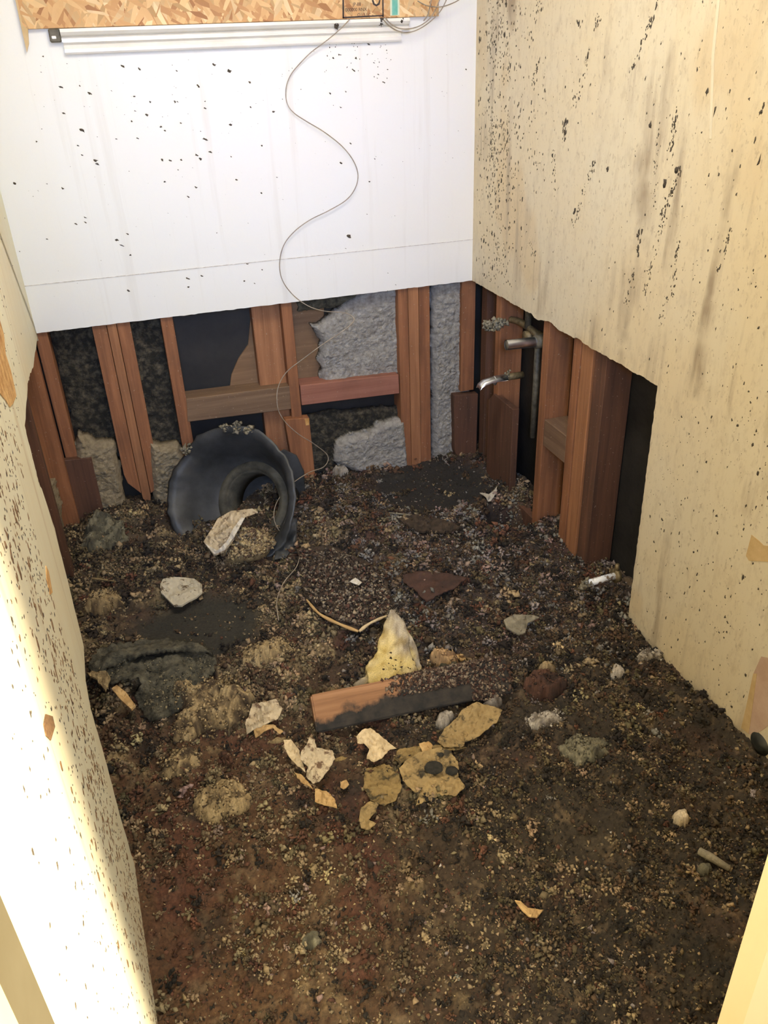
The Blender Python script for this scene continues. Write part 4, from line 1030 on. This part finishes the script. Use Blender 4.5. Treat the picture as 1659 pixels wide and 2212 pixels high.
# clods
def mound(name, c, rad, h, cols, parent, seed, step=.0028, rag=.40):
    """irregular crumbly heap: dense relief grid over a ragged footprint, closed underneath"""
    R1, R2 = rad; nu = max(8, int(2.7*R1/step)); nv = max(8, int(2.7*R2/step))
    U, Vv = np.meshgrid(np.linspace(-1.35*R1, 1.35*R1, nu), np.linspace(-1.35*R2, 1.35*R2, nv)); U = U.ravel(); Vv = Vv.ravel()
    rr = np.hypot(U/R1, Vv/R2); th = np.arctan2(Vv/R2, U/R1)
    edge = 1+rag*2*fbm(np.stack([np.cos(th)*1.3+seed, np.sin(th)*1.3, np.full(len(th), seed*.7)], 1), seed, 3)+rag*fb2(U, Vv, 60, seed+2, 3)
    q_ = np.clip((edge-rr)/.35, 0, 1)
    ins = rr < edge
    X = U+c[0]; Y = Vv+c[1]
    Z = hgt(X, Y)-.006+(h*q_**.6+.006)*(1+.5*fb2(X, Y, 22, seed, 3))+np.abs(fb2(X, Y, 75, seed+8, 2))*.016*q_+fb2(X, Y, 170, seed+9, 2)*.008
    cl = np.array(cols); t1 = np.clip(fb2(X, Y, 40, seed+4, 4)*3+.5, 0, .999)*(len(cl)-1); i0 = t1.astype(int); f_ = (t1-i0)[:, None]
    cc = (cl[i0]*(1-f_)+cl[np.minimum(i0+1, len(cl)-1)]*f_)*(.75+.5*rng.random((len(U), 1)))
    id_ = np.arange(nu*nv).reshape(nv, nu); q = np.stack([id_[:-1, :-1], id_[:-1, 1:], id_[1:, 1:], id_[1:, :-1]], -1)
    ok = ins[q].all(-1); n0 = nu*nv; Fs = [q[ok], q[ok][:, ::-1]+n0]; okp = np.pad(ok, 1)
    for (di, dj, a_, b_) in ((-1, 0, 0, 1), (0, 1, 1, 2), (1, 0, 2, 3), (0, -1, 3, 0)):
        m_ = ok & ~okp[1+di:1+di+ok.shape[0], 1+dj:1+dj+ok.shape[1]]; e = q[m_]
        if len(e): Fs.append(np.stack([e[:, b_], e[:, a_], e[:, a_]+n0, e[:, b_]+n0], 1))
    Fa = np.concatenate(Fs); used = np.unique(Fa); re_ = np.zeros(2*n0, int); re_[used] = np.arange(len(used))
    Va = np.concatenate([np.stack([X, Y, Z], 1), np.stack([X, Y, np.minimum(Z-.002, Z*0+hgt(X, Y)-.012)], 1)])[used]
    return mk(name, Va, re_[Fa], M['crumb'], parent, smooth=True, col=np.concatenate([cc, cc])[used])
PALS = {'mud_tan': [(.06, .04, .022), (.17, .12, .06), (.30, .22, .11), (.36, .27, .14)], 'clod_grey': [(.06, .055, .038), (.13, .12, .08), (.20, .18, .12)], 'wool_grey': [(.12, .10, .08), (.28, .25, .21), (.42, .38, .32)], 'mud_red': [(.028, .014, .010), (.062, .028, .018), (.10, .046, .028)], 'tan_ins': [(.20, .15, .08), (.36, .27, .15)], 'tan_paper': [(.20, .12, .06), (.42, .27, .13), (.50, .34, .18)], 'cream_paper': [(.30, .24, .15), (.50, .42, .30)], 'white_scrap': [(.36, .32, .27), (.60, .56, .50)], 'wool': [(.28, .19, .10), (.44, .32, .17)]}
def clodthing(name, px, py, rad, mat, label, seed, lift=0., n=80, cols=None, r0=.0032, cat='clod', amp=.22):
    c = pt(px, py, max(0, lift)); t = empty(name, c); tag(t, label, cat)
    mound('mass', c, rad[:2], rad[2]*.95+max(0, lift), PALS[mat], t, seed)
    if n:
        g = np.random.default_rng(seed+100); a_ = g.random(n*2)*6.283; q_ = np.sqrt(g.random(n*2))*1.12
        X = c[0]+np.cos(a_)*q_*rad[0]; Y = c[1]+np.sin(a_)*q_*rad[1]
        Z = hgt(X, Y)+(rad[2]+max(0, lift))*np.clip((1-q_)/.35, 0, 1)**.6*.95+.003
        cl = np.array(PALS[mat])[g.integers(0, len(PALS[mat]), n*2)]*(.7+.7*g.random((n*2, 1)))
        V, Fc, cc = crumbs(np.stack([X, Y, Z], 1), r0*(.5+g.random(n*2)), cl, R=g)
        o = mk('crumbs', V, Fc, M['crumb'], t, col=cc); o['kind'] = 'stuff'
    return t
clodthing('rubble_clod', 462, 1535, (.105, .10, .045), 'mud_tan', 'large rounded tan clod just right of the torn felt', 31, .005, 260)
clodthing('rubble_clod', 480, 1722, (.062, .055, .018), 'mud_tan', 'flat-edged tan clod in the reddish area at lower left', 32, .005, 120)
clodthing('rubble_clod', 385, 1650, (.05, .035, .018), 'mud_tan', 'small tan clod between the large rounded clod and the flat-edged one', 33, .004, 90)
clodthing('rubble_clod', 575, 1410, (.085, .055, .020), 'mud_tan', 'low tan clod left of the yellow wool tuft', 34, .003, 160)
clodthing('rubble_clod', 232, 1172, (.080, .065, .030), 'clod_grey', 'smooth grey-green clod below the far left corner', 35, .0, 60, DARKS)
clodthing('rubble_clod', 215, 1135, (.055, .04, .035), 'clod_grey', 'upper grey-green clod touching the far left boards', 36, .01, 60, DARKS)
clodthing('rubble_clod', 225, 1310, (.055, .05, .04), 'mud_tan', 'tan clod beside the left wall above the torn felt', 37, .005, 130)
clodthing('rubble_clod', 400, 1580, (.035, .03, .018), 'mud_tan', 'small bright tan clod at the foot of the large rounded clod', 38, .006, 50)
clodthing('rubble_clod', 1470, 1766, (.020, .018, .012), 'cream_paper', 'pale lump alone on the dark rubble at right', 39, .008, 0)
clodthing('rubble_clod', 1335, 1448, (.020, .018, .014), 'white_scrap', 'small whitish lump near the foot of the right wall', 40, .008, 0)
clodthing('rubble_clod', 1522, 1878, (.015, .013, .010), 'clod_grey', 'small pale stone beside the thin grey stick', 41, .005, 0)
clodthing('rubble_clod', 1405, 1415, (.045, .020, .012), 'wool_grey', 'greyish fluffy strip by the foot of the right wallboard', 42, .006, 30, DARKS)
clodthing('rubble_clod', 672, 2030, (.020, .018, .010), 'clod_grey', 'grey-tan lump in the near middle foreground', 43, .006, 0)
clodthing('rubble_clod', 1260, 1620, (.06, .045, .018), 'clod_grey', 'broad olive-tan clod right of the tan papers', 45, .002, 90, [(.12, .09, .05), (.2, .15, .08)])
clodthing('rubble_clod', 1180, 1560, (.05, .028, .016), 'wool_grey', 'grey fluffy clod between the timber and the broad olive-tan clod', 46, .002, 40, DARKS)
clodthing('wool_tuft', 660, 1186, (.018, .015, .014), 'wool', 'small tan wool tuft right of the black tub', 47, .01, 0, cat='wool')
clodthing('wool_tuft', 735, 1020, (.035, .02, .018), 'wool_grey', 'grey wool tuft on the floor in front of the grey insulation heap', 48, .01, 0, cat='wool')
# mouldy bulb
t = clodthing('mouldy_lump', 958, 1430, (.042, .038, .036), 'tan_paper', 'round tan lump with a black mouldy mouth behind the timber', 50, .02, 20, TANS, cat='lump', amp=.15)
clod('mould_spot', np.array(t.location)+np.array([.002, -.026, .004]), (.026, .018, .016), 'felt', 3, parent=t)
rough_lump('tan_chip', np.array(t.location)+np.array([.055, .0, -.004]), .014, 'tan_paper', 12, .006, 51, parent=t)

# timber
pa = pt(690, 1560, .03); pb = pt(1095, 1478, .03)
dx = Vector(pb-pa); L_ = dx.length; dx.normalize()
def beam(name, p, L_, hy, hz, mat, rot, parent=None, seedn=0):
    bm = bmesh.new(); bmesh.ops.create_cube(bm, size=1)
    for v in bm.verts: v.co = Vector((v.co.x*L_, v.co.y*hy, v.co.z*hz))
    bmesh.ops.subdivide_edges(bm, edges=[e for e in bm.edges if abs((e.verts[0].co-e.verts[1].co).x) > .1], cuts=30)
    bmesh.ops.bevel(bm, geom=[e for e in bm.edges if abs((e.verts[0].co-e.verts[1].co).normalized().x) < .5 and False or len(e.link_faces) == 2 and e.calc_face_angle() > 1], offset=.004, segments=2, affect='EDGES')
    co = np.array([v.co[:] for v in bm.verts]); w_ = fbm(co*np.array([8, 30, 30])+seedn, seedn, 3)*.006
    for v, d_ in zip(bm.verts, w_): v.co.z += d_; v.co.y += d_*.6
    me = bpy.data.meshes.new(name); bm.to_mesh(me); bm.free(); me.materials.append(M[mat])
    o = bpy.data.objects.new(name, me); COL.objects.link(o); o.matrix_world = rot; return o
zax = Vector((0, 0, 1)); yax = zax.cross(dx).normalized(); zax = dx.cross(yax)
tilt = math.radians(42)
ya_ = (-yax*math.cos(tilt)+zax*math.sin(tilt)).normalized(); za_ = dx.cross(ya_)
if za_.z < 0: za_ = -za_; ya_ = -ya_
nrm_ = ya_ if ya_.y < 0 else -ya_
mid = Vector(pa)+dx*(L_*.5)+Vector((0, .025, .008))
mt = Matrix((( dx.x, ya_.x, za_.x, mid.x), (dx.y, ya_.y, za_.y, mid.y), (dx.z, ya_.z, za_.z, mid.z), (0, 0, 0, 1)))
tb = beam('timber', mid, L_*1.04, .045, .092, 'char', mt)
# orient so that the broad face looks at the doorway
tag(tb, 'short orange-brown timber charred black along its lower side, lying mid-floor', 'timber')
cb = mid+zax*.03+dx*(L_*.18)
P = []
for _ in range(2200):
    q_ = random.triangular(-.16, .54, .40)
    top_ = random.random() < .5
    P.append((mid+dx*L_*q_+(za_*.048+nrm_*random.uniform(-.024, .024) if top_ else nrm_*.024+za_*random.uniform(.0 if q_ < .3 else -.05, .046)))[:])
P = np.array(P)
V, Fc, cc = crumbs(P, .002+.004*rng.random(2200), np.array([(.06, .025, .017), (.10, .065, .045), (.22, .17, .12), (.035, .022, .016)])[rng.integers(0, 4, 2200)])
o = mk('timber_crumbs', V, Fc, M['crumb'], col=cc); tag(o, 'brown crumbs heaped on the right half of the timber', 'debris', kind='stuff')

# yellow wool tuft
wc = [pt(*p, h) for p, h in (((830, 1478), .045), ((850, 1440), .075), ((862, 1395), .11), ((856, 1350), .14), ((848, 1322), .155))]
t = empty('yellow_wool_tuft', pt(840, 1470)); tag(t, 'yellow glass-wool tuft rising to a grey point behind the timber', 'insulation')
def tuft(name, cs, rs, mat, parent, seed, amp=.25):
    """stacked noisy rings"""
    V = []; F_ = []; seg = 40; n = 26
    cs = np.array(cs); tt = np.linspace(0, 1, n); C_ = np.stack([np.interp(tt, np.linspace(0, 1, len(cs)), cs[:, i]) for i in range(3)], 1)
    R2 = np.stack([np.interp(tt, np.linspace(0, 1, len(rs)), np.array(rs)[:, i]) for i in range(2)], 1)
    for i in range(n):
        for k_ in range(seg):
            a = 2*math.pi*k_/seg; d_ = np.array([math.cos(a), math.sin(a), 0])
            V.append(C_[i]+RT*R2[i, 0]*math.cos(a)+np.array([.3, .9, .2])*R2[i, 1]*math.sin(a))
    V = np.array(V); cen = np.repeat(C_, seg, 0); d_ = 1+fbm(V*38+seed, seed, 4)*amp*2.2
    V = cen+(V-cen)*d_[:, None]
    for i in range(n-1):
        for k_ in range(seg): F_.append((i*seg+k_, i*seg+(k_+1) % seg, (i+1)*seg+(k_+1) % seg, (i+1)*seg+k_))
    F_.append(tuple(range(seg))[::-1]); F_.append(tuple(range((n-1)*seg, n*seg)))
    return mk(name, V, F_, M[mat], parent, smooth=True)
cs = np.array([pt(838, 1490, .02), pt(842, 1462, .05), pt(850, 1425, .075), pt(855, 1385, .10), pt(852, 1345, .13), pt(846, 1318, .15)])
def wooltint(ob, c_y, c_g, seed):
    me = ob.data; co = np.empty(len(me.vertices)*3); me.vertices.foreach_get('co', co); co = co.reshape(-1, 3)
    wv = co+np.array(ob.location[:])+np.array(t.location[:])
    q_ = (wv-c_y); lat = q_@RT; up_ = q_[:, 2]
    f = np.clip(1.9-np.hypot((lat+.010+.4*up_)/.045, (up_)/.055)+fbm(wv*30, seed, 4)*2.2, 0, 1)[:, None]
    n5 = np.clip(fbm(wv*70, seed+3, 3)*2.5+.5, 0, 1)[:, None]
    cg = np.array([.17, .135, .09])*(1-n5)+np.array([.46, .40, .30])*n5
    cy_ = np.array([.40, .28, .075])*(1-n5)+np.array([.68, .54, .22])*n5
    col_ = cg*(1-f)+cy_*f
    at = me.color_attributes.new('tint', 'FLOAT_COLOR', 'POINT'); at.data.foreach_set('color', np.concatenate([col_, np.ones((len(col_), 1))], 1).astype(np.float32).ravel())
    me.materials.clear(); me.materials.append(M['crumb'])
cyel = np.array(cs[1])+np.array([0, 0, .006])
ob = tuft('wool_mass', cs, [(.076, .042), (.066, .038), (.052, .032), (.038, .026), (.024, .018), (.004, .004)], 'wool', t, 3, .42); wooltint(ob, cyel, 0, 3)
ob = tuft('grey_fringe', [pt(880, 1478, .02), pt(890, 1440, .04), pt(886, 1400, .07), pt(872, 1360, .10)], [(.026, .022), (.024, .02), (.020, .018), (.008, .008)], 'wool_grey', t, 8, .35); wooltint(ob, cyel, 0, 8)
# loose glass fibres standing off the tuft
g_ = np.random.default_rng(12); VV = []; FF = []; CC = []
for _ in range(900):
    q_ = g_.random(); c0 = np.array([np.interp(q_, np.linspace(0, 1, 6), cs[:, i]) for i in range(3)]); w_ = np.interp(q_, [0, .3, 1], [.062, .055, .010])
    th = g_.uniform(0, 6.283); o_ = RT*math.cos(th)*w_+np.array([.3, .9, .2])*math.sin(th)*w_*.55
    p0 = c0+o_*.85; dr = o_/np.linalg.norm(o_)+g_.normal(size=3)*.8; dr /= np.linalg.norm(dr); L2 = g_.uniform(.006, .022)
    sd = np.cross(dr, g_.normal(size=3)); sd /= np.linalg.norm(sd); sd2 = np.cross(dr, sd); r2_ = .00035
    k_ = len(VV)*4
    VV.append([p0+sd*r2_, p0-sd*r2_*.5+sd2*r2_*.87, p0-sd*r2_*.5-sd2*r2_*.87, p0+dr*L2+sd*.003*g_.normal()])
    FF += [(k_, k_+1, k_+3), (k_+1, k_+2, k_+3), (k_+2, k_, k_+3)]
    cb_ = np.array([.50, .42, .28]) if g_.random() < .6 else np.array([.34, .29, .22]); CC += [cb_]*4
fb_ = mk('glass_fibres', np.array(VV).reshape(-1, 3), np.array(FF), M['crumb'], t, col=np.array(CC)); fb_['kind'] = 'stuff'
rg_ = np.random.default_rng(8); P = np.array([cs[2]+RT*rg_.uniform(-.045, .045)+np.array([0, -.032, 0])+np.array([0, 0, 1])*rg_.uniform(-.04, .05) for _ in range(26)])
V, Fc, cc = crumbs(P, .0015+.003*rg_.random(26), np.tile((.05, .035, .02), (26, 1)), R=rg_); o = mk('wool_specks', V, Fc, M['crumb'], t, col=cc); o['kind'] = 'stuff'

g_ = np.random.default_rng(77); nn = 700; a_ = g_.random(nn)*6.283; q_ = 1+.35*g_.normal(size=nn)
X = cs[0][0]+np.cos(a_)*.072*q_; Y = cs[0][1]+.01+np.sin(a_)*.045*q_
V, Fc, cc = crumbs(np.stack([X, Y, hgt(X, Y)+.008+.022*np.exp(-((q_-.8)/.25)**2)], 1), .002+.005*g_.random(nn)**2, np.array([(.05, .035, .022), (.16, .12, .07), (.33, .26, .14), (.22, .19, .15)])[g_.integers(0, 4, nn)], R=g_)
cr = mk('crumbs', V, Fc, M['crumb'], t, col=cc); cr['kind'] = 'stuff'
# curled papers
def paper(out, hts, mat, label, seed, curl=.008, cat='paper', jag=.003, **k_):
    o = sheet('torn_paper', out, mat, hts=hts, curl=curl, seed=seed, jag=jag, t_=.0018, **k_); return tag(o, label, cat)
paper([(545, 1520), (575, 1514), (595, 1508), (610, 1530), (600, 1552), (580, 1562), (552, 1572), (532, 1582), (530, 1560), (538, 1545)], [.05, .055, .06, .05, .05, .04, .035, .03, .035, .04], 'dirty_paper', 'crumpled off-white paper scrap right of the large rounded clod', 11, .010)
paper([(548, 1578), (560, 1568), (590, 1565), (612, 1580), (605, 1586), (590, 1572), (570, 1580), (552, 1594)], [.03, .035, .035, .03, .03, .03, .028, .025], 'tan_paper', 'orange-tan paper edge under the crumpled off-white scrap', 12, .005)
paper([(612, 1598), (628, 1597), (645, 1618), (652, 1645), (660, 1668), (642, 1655), (625, 1635), (614, 1615)], [.05, .055, .045, .035, .03, .035, .04, .05], 'cream_paper', 'narrow cream paper curl left of the forked paper', 13, .006)
paper([(668, 1592), (680, 1600), (684, 1618), (700, 1622), (718, 1622), (724, 1640), (708, 1668), (690, 1690), (676, 1694), (662, 1680), (665, 1658), (650, 1645), (652, 1625), (662, 1612)], [.08, .075, .06, .055, .055, .045, .035, .03, .03, .03, .04, .05, .06, .07], 'dirty_paper', 'forked cream paper standing upright in the centre foreground', 14, .012)
paper([(636, 1668), (650, 1672), (668, 1692), (676, 1704), (655, 1692), (642, 1680)], [.03, .03, .03, .03, .025, .025], 'tan_paper', 'thin tan paper fold under the forked cream paper', 15, .003)
paper([(680, 1702), (705, 1706), (722, 1722), (728, 1744), (705, 1738), (680, 1730)], [.045, .04, .035, .03, .025, .03], 'tan_paper', 'folded orange-tan paper flap below the forked paper', 16, .008)
paper([(578, 1604), (600, 1592), (630, 1594), (612, 1602), (596, 1606)], [.04, .04, .045, .035, .035], 'mud_tan', 'small grey-tan paper sliver above the narrow curl', 17, .003)
paper([(722, 1638), (735, 1634), (750, 1636), (738, 1642), (724, 1645)], [.04, .045, .045, .04, .035], 'ochre', 'tiny olive sliver right of the forked paper', 18, .003)
paper([(770, 1590), (782, 1578), (800, 1573), (822, 1590), (838, 1602), (856, 1616), (838, 1622), (825, 1640), (808, 1648), (792, 1640), (798, 1620), (786, 1606), (772, 1604)], [.055, .06, .06, .05, .045, .04, .035, .03, .03, .03, .04, .045, .05], 'cream_paper', 'bright cream paper scrap just below the left end of the timber', 19, .010)
paper([(735, 1690), (748, 1684), (754, 1694), (742, 1704), (735, 1700)], [.02]*5, 'tan_paper', 'tiny rounded tan chip right of the forked paper', 20, .002)
paper([(780, 1745), (800, 1732), (818, 1735), (812, 1755), (796, 1770), (812, 1778), (796, 1792), (780, 1788), (776, 1765)], [.02]*9, 'tan_sheet', 'small tan paper curl at the lower tip of the ochre patch', 21, .006)
paper([(862, 1660), (880, 1640), (905, 1625), (950, 1615), (975, 1622), (990, 1650), (990, 1680), (1005, 1700), (985, 1720), (950, 1715), (920, 1728), (898, 1738), (905, 1715), (885, 1700), (870, 1685)], [.02, .025, .03, .035, .035, .03, .03, .02, .015, .015, .015, .01, .02, .02, .02], 'tan_sheet', 'broad tan backing paper with two round black holes', 22, .008, cat='paper')
for (px, py, r1) in ((937, 1658, .021), (976, 1665, .014), (952, 1630, .007)):
    c = pt(px, py, .036)
    o = clod('mould_spot', c, (r1, r1*.95, .0035), 'mould', int(px), amp=.16, sub=4)
    tag(o, {937: 'larger round black mould patch on the broad tan paper', 976: 'smaller black mould patch at the right edge of the broad tan paper', 952: 'tiny black mould patch above the larger one on the tan paper'}[px], 'mould')
paper([(945, 1600), (960, 1570), (985, 1550), (1000, 1530), (1030, 1518), (1070, 1530), (1085, 1535), (1075, 1560), (1055, 1578), (1035, 1590), (1005, 1600), (1000, 1612), (960, 1616)], [.02, .03, .04, .045, .045, .04, .035, .03, .025, .02, .02, .02, .02], 'tan_sheet', 'torn tan paper strip right below the middle of the timber', 23, .010)
paper([(905, 1605), (925, 1600), (935, 1610), (930, 1622), (912, 1622)], [.035, .04, .035, .03, .03], 'tan_paper', 'small bright tan scrap between the two tan papers', 24, .004)
paper([(790, 1660), (830, 1648), (860, 1660), (868, 1700), (855, 1730), (830, 1742), (800, 1730), (785, 1700)], [.012]*8, 'ochre', 'dull ochre sheet left of the broad tan paper', 25, .008)
paper([(860, 1620), (900, 1612), (960, 1608), (1008, 1612), (960, 1625), (905, 1632), (865, 1650), (850, 1640)], [.015]*8, 'ochre', 'ochre strip along the top of the broad tan paper', 26, .006)
clodthing('wool_tuft', 960, 1558, (.030, .020, .018), 'wool_grey', 'grey-white wool tuft at the left tip of the torn tan strip', 61, .010, 0, cat='wool')
clodthing('wool_tuft', 1062, 1520, (.030, .016, .014), 'wool_grey', 'grey-white wool tuft on the upper right of the torn tan strip', 62, .014, 0, cat='wool')
# red flaps and folded sheet
o = sheet('fibre_sheet', [(640, 1185), (720, 1180), (830, 1230), (850, 1310), (835, 1328), (775, 1358), (735, 1345), (690, 1322), (655, 1280)], 'mud_dark', curl=.014, crease=.8, seed=27, hts=[.02, .03, .03, .03, .045, .05, .045, .045, .03], t_=.006, jag=.006, smooth=True)
tag(o, 'dirt-covered folded sheet ending in a V-shaped pale edge at mid-floor', 'sheet')
edge = [pt(a, b, h) for a, b, h in ((662, 1295, .05), (690, 1326, .052), (735, 1349, .055), (774, 1364, .055))]
tube('pale_edge', edge, [.002, .0045, .0035, .0055, .004, .0055, .003], M['tan_paper'], o, res=6)
edge = [pt(a, b, h) for a, b, h in ((776, 1364, .055), (800, 1346, .058), (836, 1330, .055))]
tube('pale_edge', edge, [.0035, .0055, .0035, .0045, .002], M['cream_paper'], o, res=6)
g_ = np.random.default_rng(5); U_ = g_.uniform(640, 850, 4200); V_ = g_.uniform(1180, 1358, 4200)
ins = inpoly(U_, V_, [(645, 1188), (720, 1184), (826, 1232), (846, 1308), (833, 1324), (775, 1352), (735, 1340), (693, 1317), (660, 1278)])
hh = np.interp(V_, [1185, 1310, 1355], [.035, .048, .052]); P = pts_on(U_[ins], V_[ins], hh[ins])
nn = len(P); ww = g_.choice(6, nn, p=[.28, .22, .12, .16, .14, .08])
V, Fc, cc = crumbs(P, .0018+.0055*g_.random(nn)**1.8, np.array([(.03, .02, .014), (.075, .045, .03), (.11, .05, .035), (.15, .12, .09), (.22, .18, .13), (.30, .24, .16)])[ww]*(.7+.6*g_.random((nn, 1))), R=g_)
cr = mk('crumbs', V, Fc, M['crumb'], o, col=cc); cr['kind'] = 'stuff'
o = sheet('red_flap', [(868, 1240), (905, 1232), (960, 1238), (1008, 1248), (985, 1268), (950, 1285), (920, 1300), (895, 1272), (872, 1256)], 'mud_red', curl=.006, seed=28, lift=.03, t_=.005, jag=.004, smooth=True)
tag(o, 'dark red triangular flap in the rubble right of centre', 'flap')
clodthing('red_clod', 1178, 1482, (.058, .040, .034), 'mud_red', 'dark red rounded clod at the right end of the timber', 29, .01, 60, [(.12, .06, .04), (.25, .2, .13), (.05, .02, .015)])
clodthing('tan_scrap', 1180, 1440, (.034, .014, .008), 'tan_ins', 'small tan cap lying on the dark red rounded clod', 30, .045, 0, cat='scrap')
o = sheet('grey_flap', [(1088, 1340), (1110, 1326), (1150, 1328), (1165, 1332), (1140, 1345), (1135, 1365), (1120, 1372), (1095, 1358)], 'clod_grey', curl=.005, seed=32, lift=.03, t_=.004)
tag(o, 'dull grey flap left of the centre-right rubble mound', 'flap')
# white scraps
o = sheet('white_scrap', [(1036, 1064), (1048, 1066), (1056, 1068), (1066, 1060), (1074, 1050), (1072, 1066), (1060, 1082), (1054, 1082), (1050, 1074)], 'white_scrap', curl=.004, lift=.02, t_=.002, jag=.002)
tag(o, 'jagged white scrap on the black patch near the right wall studs', 'scrap')
o = sheet('white_scrap', [(755, 1256), (768, 1248), (782, 1258), (775, 1264)], 'white_scrap', curl=.003, lift=.055, t_=.002)
tag(o, 'small whitish chip on the dirt-covered folded sheet', 'scrap')
o = sheet('tan_scrap', [(1112, 1945), (1125, 1948), (1140, 1962), (1160, 1965), (1174, 1966), (1160, 1982), (1142, 1980), (1125, 1964)], 'tan_paper', curl=.004, lift=.026, t_=.003, jag=.002)
tag(o, 'curved tan scrap in the near right foreground', 'scrap')
o = tube('stick', [pt(1510, 1838, .012), pt(1535, 1852, .014), pt(1575, 1876, .010)], [.008, .009, .006], M['clod_grey'], res=8)
tag(o, 'thin grey stick lying in the dark rubble at lower right', 'stick')
o = tube('stick', [pt(840, 1108, .012), pt(880, 1112, .014), pt(935, 1122, .012)], [.003, .0035, .002], M['clod_grey'], res=6)
tag(o, 'thin pale stick in front of the black patch by the back studs', 'stick')
o = tube('stick', [pt(198, 1249, .02), pt(220, 1252, .022), pt(250, 1256, .02)], [.003, .0035, .002], M['mud_tan'], res=6)
tag(o, 'thin pale stick by the left wall above the tan clod', 'stick')
# root-like torn wood right of centre back
o = sheet('wood_splinter', [(860, 1120), (900, 1112), (960, 1125), (1000, 1140), (960, 1150), (900, 1145)], 'mud_dark', curl=.008, lift=.02, t_=.008, jag=.006)
tag(o, 'splintered dark wood piece on the rubble before the back studs', 'wood')
# dark rounded object at the right edge
c = pt(1668, 1596, .02)
bm = bmesh.new(); bmesh.ops.create_uvsphere(bm, u_segments=32, v_segments=20, radius=.045)
for v in bm.verts:
    v.co = Vector((v.co.x*1.05, v.co.y, v.co.z*.9+.004*math.sin(v.co.x*60)))+Vector(c)
o = from_bm('dark_knob', bm, M['dark_ball'], smooth=True)
tag(o, 'smooth dark rounded object at the foot of the right wall by the photo edge', 'knob')

# look-alikes share a group
GROUPS = {'wall_stud': None, 'wood_block': 'short boards and blocks between the studs', 'torn_paper': 'torn paper scraps on the rubble', 'rubble_clod': 'clods lying on the rubble', 'insulation_batt': 'insulation between the studs', 'insulation_heap': 'insulation heaps at the foot of the walls', 'wire_loop': 'wire loops at the end of the window track', 'wool_tuft': 'small wool tufts on the rubble', 'mould_spot': 'mould patches on the tan paper', 'stick': 'thin sticks on the rubble', 'white_scrap': 'white scraps on the rubble', 'plastic_shard': 'black plastic shards by the tub', 'sheathing_board': 'sheathing boards behind the studs'}
for o in list(COL.objects):
    if o.parent or 'label' not in o: continue
    k_ = o.name.split('.')[0]
    if k_ == 'wall_stud':
        o['group'] = GR if (o.location.x > XR+.03 and o.location.y < D) else (GB if o.location.y > D else 'bare studs of the left wall')
    elif k_ in GROUPS: o['group'] = GROUPS[k_]
